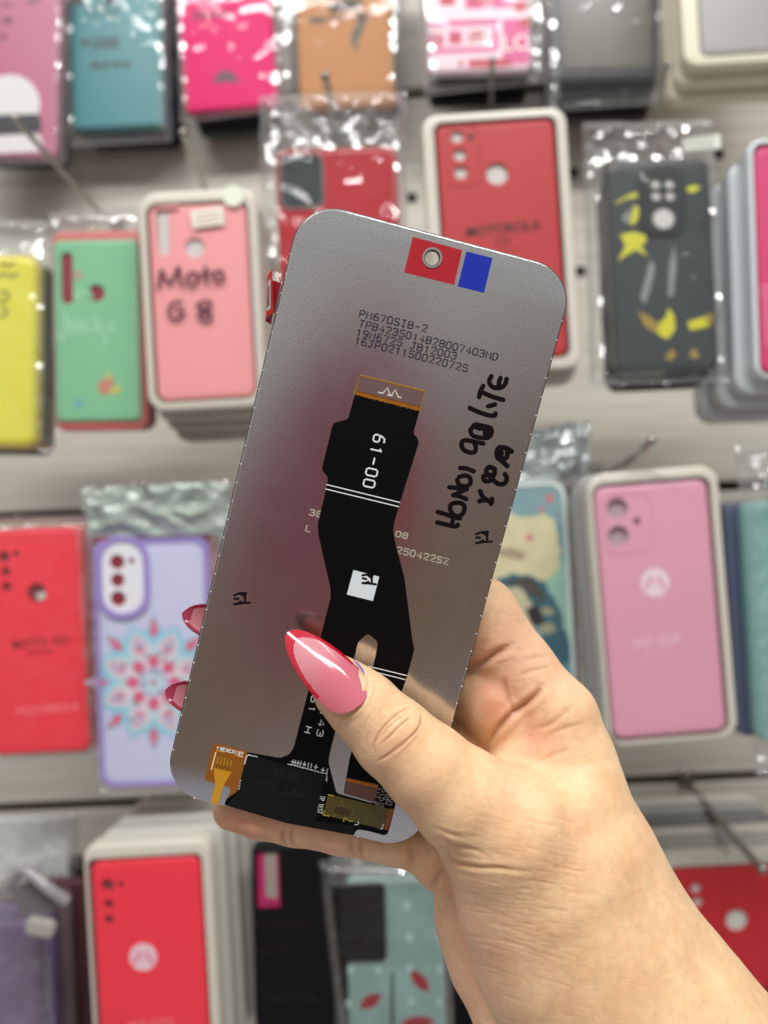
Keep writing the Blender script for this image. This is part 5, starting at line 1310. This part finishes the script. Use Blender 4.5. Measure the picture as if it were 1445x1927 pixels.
# thenar folds
crease(ZP((340, 745), (430, 780), (500, 795)), .25, 4, red=.35, ridge=.12)
crease(ZP((375, 800), (440, 845), (540, 860), (620, 890)), .28, 4, red=.4, ridge=.14)
crease(ZP((400, 860), (440, 930), (560, 960), (700, 965), (850, 985)), .38, 4.2, red=.5, ridge=.2)
crease(ZP((560, 840), (660, 880), (760, 900)), .12, 3.4, red=.15)
crease(ZP((650, 1190), (560, 1165), (480, 1170)), .1, 5)
rs = random.Random(11)
for i in range(170):
    u = rs.random(); v = rs.random()
    x = 470 + u * 620; y = 640 + v * 760
    L = rs.uniform(50, 170); sl = .22 - .1 * v + rs.uniform(-.07, .07)
    crease(ZP((x, y), (x + L * .5, y + L * .5 * sl + rs.uniform(-6, 6)), (x + L, y + L * sl)), rs.uniform(.02, .075), rs.uniform(1.6, 2.8), red=.05)
for i in range(26):                      # wrist folds further down
    x = rs.uniform(880, 1010); y = rs.uniform(1700, 1930); L = rs.uniform(40, 110)
    crease([(x, y), (x + L / 2, y + L * .12), (x + L, y + L * .3)], rs.uniform(.04, .1), rs.uniform(2, 3.5), red=.05)
for i in range(16):                      # fine lines along the web
    x = rs.uniform(900, 1010); y = rs.uniform(1170, 1290); L = rs.uniform(18, 50)
    crease([(x, y), (x + L / 2, y - L * .12), (x + L, y - L * .3)], rs.uniform(.04, .09), 2.4)
# little finger joint folds, and the pads between them
for p in (((535, 1556), (532, 1575), (540, 1596)), ((550, 1556), (548, 1578), (554, 1598)), ((664, 1576), (660, 1595), (668, 1612)), ((684, 1580), (678, 1600), (684, 1618))):
    crease(p, .45, 5, red=.6)
crease(((770, 1590), (774, 1610), (772, 1632)), .5, 6, red=.5)
bump_(460, 1555, 60, 24, .2, 12, red=.75); bump_(608, 1590, 36, 18, .2, 12, red=.2); bump_(800, 1640, 26, 30, .3, 0, red=.3)
crease(ZP((330, 1080), (350, 1020), (390, 960)), .6, 6, red=.6)
for i in range(7):
    crease([(778 + i * 5, 1600 + i * 4), (800 + i * 4, 1606 + i * 5), (818 + i * 3, 1600 + i * 6)], .06, 2.4)
# wrist and forearm tendons, softly
bump_(1060, 1560, 50, 120, .6, -30); bump_(1130, 1420, 36, 60, .3, -20)
RED = np.maximum(RED, .35 * np.exp(-(((PX - 850) / 60) ** 2 + ((PY - 1460) / 40) ** 2)) * 0)
V += Nn * disp[:, None]
# slow unevenness
lf = np.sin(V[:, 0] * .21 + 1.3) * np.sin(V[:, 2] * .17 + .4) * np.sin(V[:, 1] * .19)
V += Nn * (lf * .25)[:, None]
base = np.array(HP(1330, 1960, 14))
Vw = (V - base) * .001
me2.vertices.foreach_set('co', Vw.astype(np.float32).ravel())
# skin tone attributes
cl_ = me2.attributes.new('fold', 'FLOAT', 'POINT'); cl_.data.foreach_set('value', LINE.astype(np.float32))
ca = me2.attributes.new('flush', 'FLOAT', 'POINT'); ca.data.foreach_set('value', RED.astype(np.float32))
pinkish = np.zeros(n)
def soft(px, py, r, k): 
    global pinkish
    pinkish = np.maximum(pinkish, k * np.exp(-(((PX - px) ** 2 + (PY - py) ** 2) / r ** 2)))
soft(620, 1380, 60, .5); soft(640, 1300, 60, .45); soft(960, 1250, 110, .7); soft(880, 1780, 110, .55); soft(860, 1860, 120, .6); soft(560, 1570, 200, .55); soft(1000, 1380, 70, .6); soft(430, 1550, 70, .8)
cb = me2.attributes.new('palmar', 'FLOAT', 'POINT'); cb.data.foreach_set('value', pinkish.astype(np.float32))
me2.shade_smooth(); me2.update()

def skin():
    m = bpy.data.materials.new('skin'); m.use_nodes = True
    nt = m.node_tree; b = nt.nodes['Principled BSDF']; L = nt.links
    t = nt.nodes.new('ShaderNodeTexCoord')
    a1 = nt.nodes.new('ShaderNodeAttribute'); a1.attribute_name = 'flush'
    a2 = nt.nodes.new('ShaderNodeAttribute'); a2.attribute_name = 'palmar'
    n1 = nt.nodes.new('ShaderNodeTexNoise'); n1.inputs['Scale'].default_value = 90; n1.inputs['Detail'].default_value = 6; n1.inputs['Roughness'].default_value = .62
    L.new(t.outputs['Object'], n1.inputs['Vector'])
    rp = nt.nodes.new('ShaderNodeValToRGB')
    rp.color_ramp.elements[0].position = .34; rp.color_ramp.elements[0].color = (*lin((226, 184, 140)), 1)
    rp.color_ramp.elements[1].position = .68; rp.color_ramp.elements[1].color = (*lin((240, 205, 162)), 1)
    L.new(n1.outputs['Fac'], rp.inputs[0])
    m1 = nt.nodes.new('ShaderNodeMix'); m1.data_type = 'RGBA'; m1.inputs['B'].default_value = (*lin((232, 182, 154)), 1)
    L.new(a2.outputs['Fac'], m1.inputs['Factor']); L.new(rp.outputs[0], m1.inputs['A'])
    k = nt.nodes.new('ShaderNodeMath'); k.operation = 'MULTIPLY'; k.inputs[1].default_value = .72
    L.new(a1.outputs['Fac'], k.inputs[0])
    m2 = nt.nodes.new('ShaderNodeMix'); m2.data_type = 'RGBA'; m2.inputs['B'].default_value = (*lin((204, 124, 98)), 1)
    L.new(k.outputs[0], m2.inputs['Factor']); L.new(m1.outputs['Result'], m2.inputs['A'])
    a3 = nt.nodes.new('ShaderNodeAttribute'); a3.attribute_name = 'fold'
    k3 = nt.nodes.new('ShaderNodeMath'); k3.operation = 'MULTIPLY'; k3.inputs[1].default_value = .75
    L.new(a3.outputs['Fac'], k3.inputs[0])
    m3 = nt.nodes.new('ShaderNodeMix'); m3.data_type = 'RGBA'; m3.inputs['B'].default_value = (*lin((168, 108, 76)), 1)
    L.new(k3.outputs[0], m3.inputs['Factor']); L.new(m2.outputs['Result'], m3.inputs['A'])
    n4 = nt.nodes.new('ShaderNodeTexNoise'); n4.inputs['Scale'].default_value = 38; n4.inputs['Detail'].default_value = 5; n4.inputs['Roughness'].default_value = .7
    L.new(t.outputs['Object'], n4.inputs['Vector'])
    r4 = nt.nodes.new('ShaderNodeMapRange'); r4.inputs['From Min'].default_value = .45; r4.inputs['From Max'].default_value = .75; r4.inputs['To Max'].default_value = .32
    L.new(n4.outputs['Fac'], r4.inputs['Value'])
    m4 = nt.nodes.new('ShaderNodeMix'); m4.data_type = 'RGBA'; m4.inputs['B'].default_value = (*lin((228, 168, 140)), 1)
    L.new(r4.outputs[0], m4.inputs['Factor']); L.new(m3.outputs['Result'], m4.inputs['A'])
    n5 = nt.nodes.new('ShaderNodeTexNoise'); n5.inputs['Scale'].default_value = 420; n5.inputs['Detail'].default_value = 3
    L.new(t.outputs['Object'], n5.inputs['Vector'])
    r5 = nt.nodes.new('ShaderNodeMapRange'); r5.inputs['From Min'].default_value = .3; r5.inputs['From Max'].default_value = .7; r5.inputs['To Min'].default_value = .93; r5.inputs['To Max'].default_value = 1.05
    L.new(n5.outputs['Fac'], r5.inputs['Value'])
    m5 = nt.nodes.new('ShaderNodeVectorMath'); m5.operation = 'SCALE'
    L.new(m4.outputs['Result'], m5.inputs[0]); L.new(r5.outputs[0], m5.inputs['Scale'])
    L.new(m5.outputs[0], b.inputs['Base Color'])
    b.inputs['Roughness'].default_value = .48
    b.inputs['Specular IOR Level'].default_value = .35
    b.inputs['Subsurface Weight'].default_value = .4
    b.inputs['Subsurface Radius'].default_value = (.0030, .0011, .0006)
    b.inputs['Subsurface Scale'].default_value = 1.0
    # pores and the fine criss-cross of skin lines
    v = nt.nodes.new('ShaderNodeTexVoronoi'); v.inputs['Scale'].default_value = 1100; v.feature = 'DISTANCE_TO_EDGE'
    mp = nt.nodes.new('ShaderNodeMapping'); mp.inputs['Rotation'].default_value = (0, .6, 0); mp.inputs['Scale'].default_value = (.55, 1, 1.25)
    L.new(t.outputs['Object'], mp.inputs[0]); L.new(mp.outputs[0], v.inputs['Vector'])
    n2 = nt.nodes.new('ShaderNodeTexNoise'); n2.inputs['Scale'].default_value = 700; n2.inputs['Detail'].default_value = 4
    L.new(mp.outputs[0], n2.inputs['Vector'])
    ad = nt.nodes.new('ShaderNodeMath'); ad.operation = 'MULTIPLY_ADD'; ad.inputs[1].default_value = .6
    L.new(v.outputs['Distance'], ad.inputs[0]); L.new(n2.outputs['Fac'], ad.inputs[2])
    bp = nt.nodes.new('ShaderNodeBump'); bp.inputs['Strength'].default_value = .4; bp.inputs['Distance'].default_value = .00022
    L.new(ad.outputs[0], bp.inputs['Height']); L.new(bp.outputs[0], b.inputs['Normal'])
    return m
SKIN = skin()
hand = link('hand', me2, SKIN)
HM = RM.to_4x4(); HM.translation = RM @ Vector(tuple(base * .001))
hand.matrix_world = HM
tag(hand, 'right hand and forearm with long red tipped nails holding the screen', 'hand')

# ------------------------------------------------------------------ nails
def loc_h(p): return Vector(tuple((np.array(p) - base) * .001))
def nail(name, bpt, tpt, up, hw_mm, arch, profile, mats, tip_rule, thick=.0005, droop=0.):
    """curved almond nail from base point to tip; profile(s) = half width factor; camera space mm"""
    bpt, tpt, up = Vector(bpt), Vector(tpt), Vector(up).normalized()
    ax_ = (tpt - bpt); L = ax_.length; ax_ = ax_.normalized()
    up = (up - ax_ * up.dot(ax_)).normalized(); sd = ax_.cross(up)
    NS, NVv = 150, 90; V, Fs, fm = [], [], []
    for i in range(NS + 1):
        s = i / NS; s2 = .5 - .5 * math.cos(math.pi * s)
        hw = max(hw_mm * profile(s2), .02)
        for j in range(NVv + 1):
            v = -1 + 2 * j / NVv
            y = v * hw
            z = -arch * (y / hw_mm) ** 2 * (1 - .25 * s2) + droop * math.sin(math.pi * s2)
            V.append(loc_h(bpt + ax_ * (L * s2) + sd * y + up * z))
    n = NVv + 1
    for i in range(NS):
        for j in range(NVv):
            a = i * n + j; Fs.append((a, a + n, a + n + 1, a + 1))
            s2 = .5 - .5 * math.cos(math.pi * (i + .5) / NS); v = -1 + 2 * (j + .5) / NVv
            fm.append(1 if tip_rule(s2, v * hw_mm * profile(s2), hw_mm * profile(s2)) else 0)
    o = mesh(name, V, Fs, list(mats), hand, smooth=180, fmat=fm)
    at = o.data.attributes.new('along', 'FLOAT', 'POINT')
    at.data.foreach_set('value', [min(1, max(0, (.5 - .5 * math.cos(math.pi * i / NS) - .38) * 3)) for i in range(NS + 1) for j in range(NVv + 1)])
    sm = o.modifiers.new('thick', 'SOLIDIFY'); sm.thickness = thick; sm.offset = -1
    return o
def nail_mat(name, rgb, tr=0., var=.05):
    m = mat(name, rgb, .12, coat=1., coat_rough=.02, vary=var, vscale=160, sss=.25)
    return m
NUDE = nail_mat('nude_pink_gel', (206, 104, 120))
def nude_tip():
    nt = NUDE.node_tree; b = nt.nodes['Principled BSDF']
    at = nt.nodes.new('ShaderNodeAttribute'); at.attribute_name = 'along'
    mx = nt.nodes.new('ShaderNodeMix'); mx.data_type = 'RGBA'
    src = b.inputs['Base Color'].links[0].from_socket
    nt.links.new(at.outputs['Fac'], mx.inputs['Factor']); nt.links.new(src, mx.inputs['A'])
    mx.inputs['B'].default_value = (*lin((212, 138, 146)), 1)
    nt.links.new(mx.outputs['Result'], b.inputs['Base Color'])
nude_tip(); REDT = mat('red_gel_tip', (186, 8, 42), .1, coat=1., coat_rough=.02)
def interp(xs, ys):
    return lambda s: float(np.interp(s, xs, ys))
prof = interp([0, .02, .05, .10, .18, .28, .4, .52, .64, .75, .84, .91, .96, .985, 1.], [.0, .42, .64, .84, .97, 1.01, 1.0, .96, .87, .75, .61, .46, .31, .2, .0])
def rule(s, y, hw):
    # a deep smile line: red rim along both edges that closes at the tip
    if s < .34: return False
    inner = 5.4 * math.sqrt(max(0, 1 - ((s - .28) / .60) ** 2)) if s < .88 else 0
    inner = min(inner, hw - .10 - max(0, (s - .32)) * 1.05)
    return abs(y) > inner
nb = HP(680, 1325, 19.5); nt_ = HP(542, 1191, 11.0)
axn = Vector(tuple(nt_ - nb)).normalized()
viewd = -Vector(tuple(nb)).normalized()
nail('thumb_nail', nb, nt_, viewd + Vector((.22, 0, .26)), 6.15, 2.7, prof, (NUDE, REDT), rule, .0006, droop=.9)
# gel ridge at the cuticle
ink = mat('blue_pen_ink', (38, 58, 190), .5)
def on_skin(px, py, lift=.00012):
    d = (PX - px) ** 2 + (PY - py) ** 2; w = np.where((d < 60) & (facing > .05))[0]
    if not len(w): w = np.array([np.argmin(d + (facing <= .05) * 1e6)])
    j = w[np.argmin(V[w, 1])]
    r = np.array(ray(px, py)); p = r * (V[j, 1]); return loc_h(p - r / np.linalg.norm(r) * lift * 1000)
HVt, HFt = [], []
pts = ZK((655, 365), (668, 385), (690, 400), (715, 430), (735, 460), (748, 490))
for i, (x, y) in enumerate(pts):
    w = (.7, 1.1, 1.2, 1.3, 1.5, .9)[i]
    HVt += [on_skin(x - w * .6, y + w * .8), on_skin(x + w * .6, y - w * .8)]
for i in range(len(pts) - 1): HFt.append((2 * i, 2 * i + 1, 2 * i + 3, 2 * i + 2))
o = mesh('ink_mark', HVt, HFt, ink, hand); 
# index and middle fingertips reach past the left edge: the undersides of their nails show
UND = nail_mat('nail_underside', (186, 120, 128)); REDU = mat('red_gel_underside', (150, 26, 62), .18, coat=.8)
prof2 = interp([0, .3, .55, .7, .82, .9, .96, 1.], [1., 1.02, .98, .86, .68, .48, .26, .0])
rule2 = lambda s, y, hw: abs(y) > hw - .55 - max(0, s - .4) * 1.2 or s > .80
for (bx, by, tx, ty) in ((432, 1182, 343, 1154), (404, 1326, 311, 1299)):
    b_ = HP(bx, by, -10); t_ = HP(tx, ty, -6.5)
    nail('finger_nail', b_, t_, Vector((-.1, 1, -.35)), 4.3, 1.6, prof2, (UND, REDU), rule2, .0005)
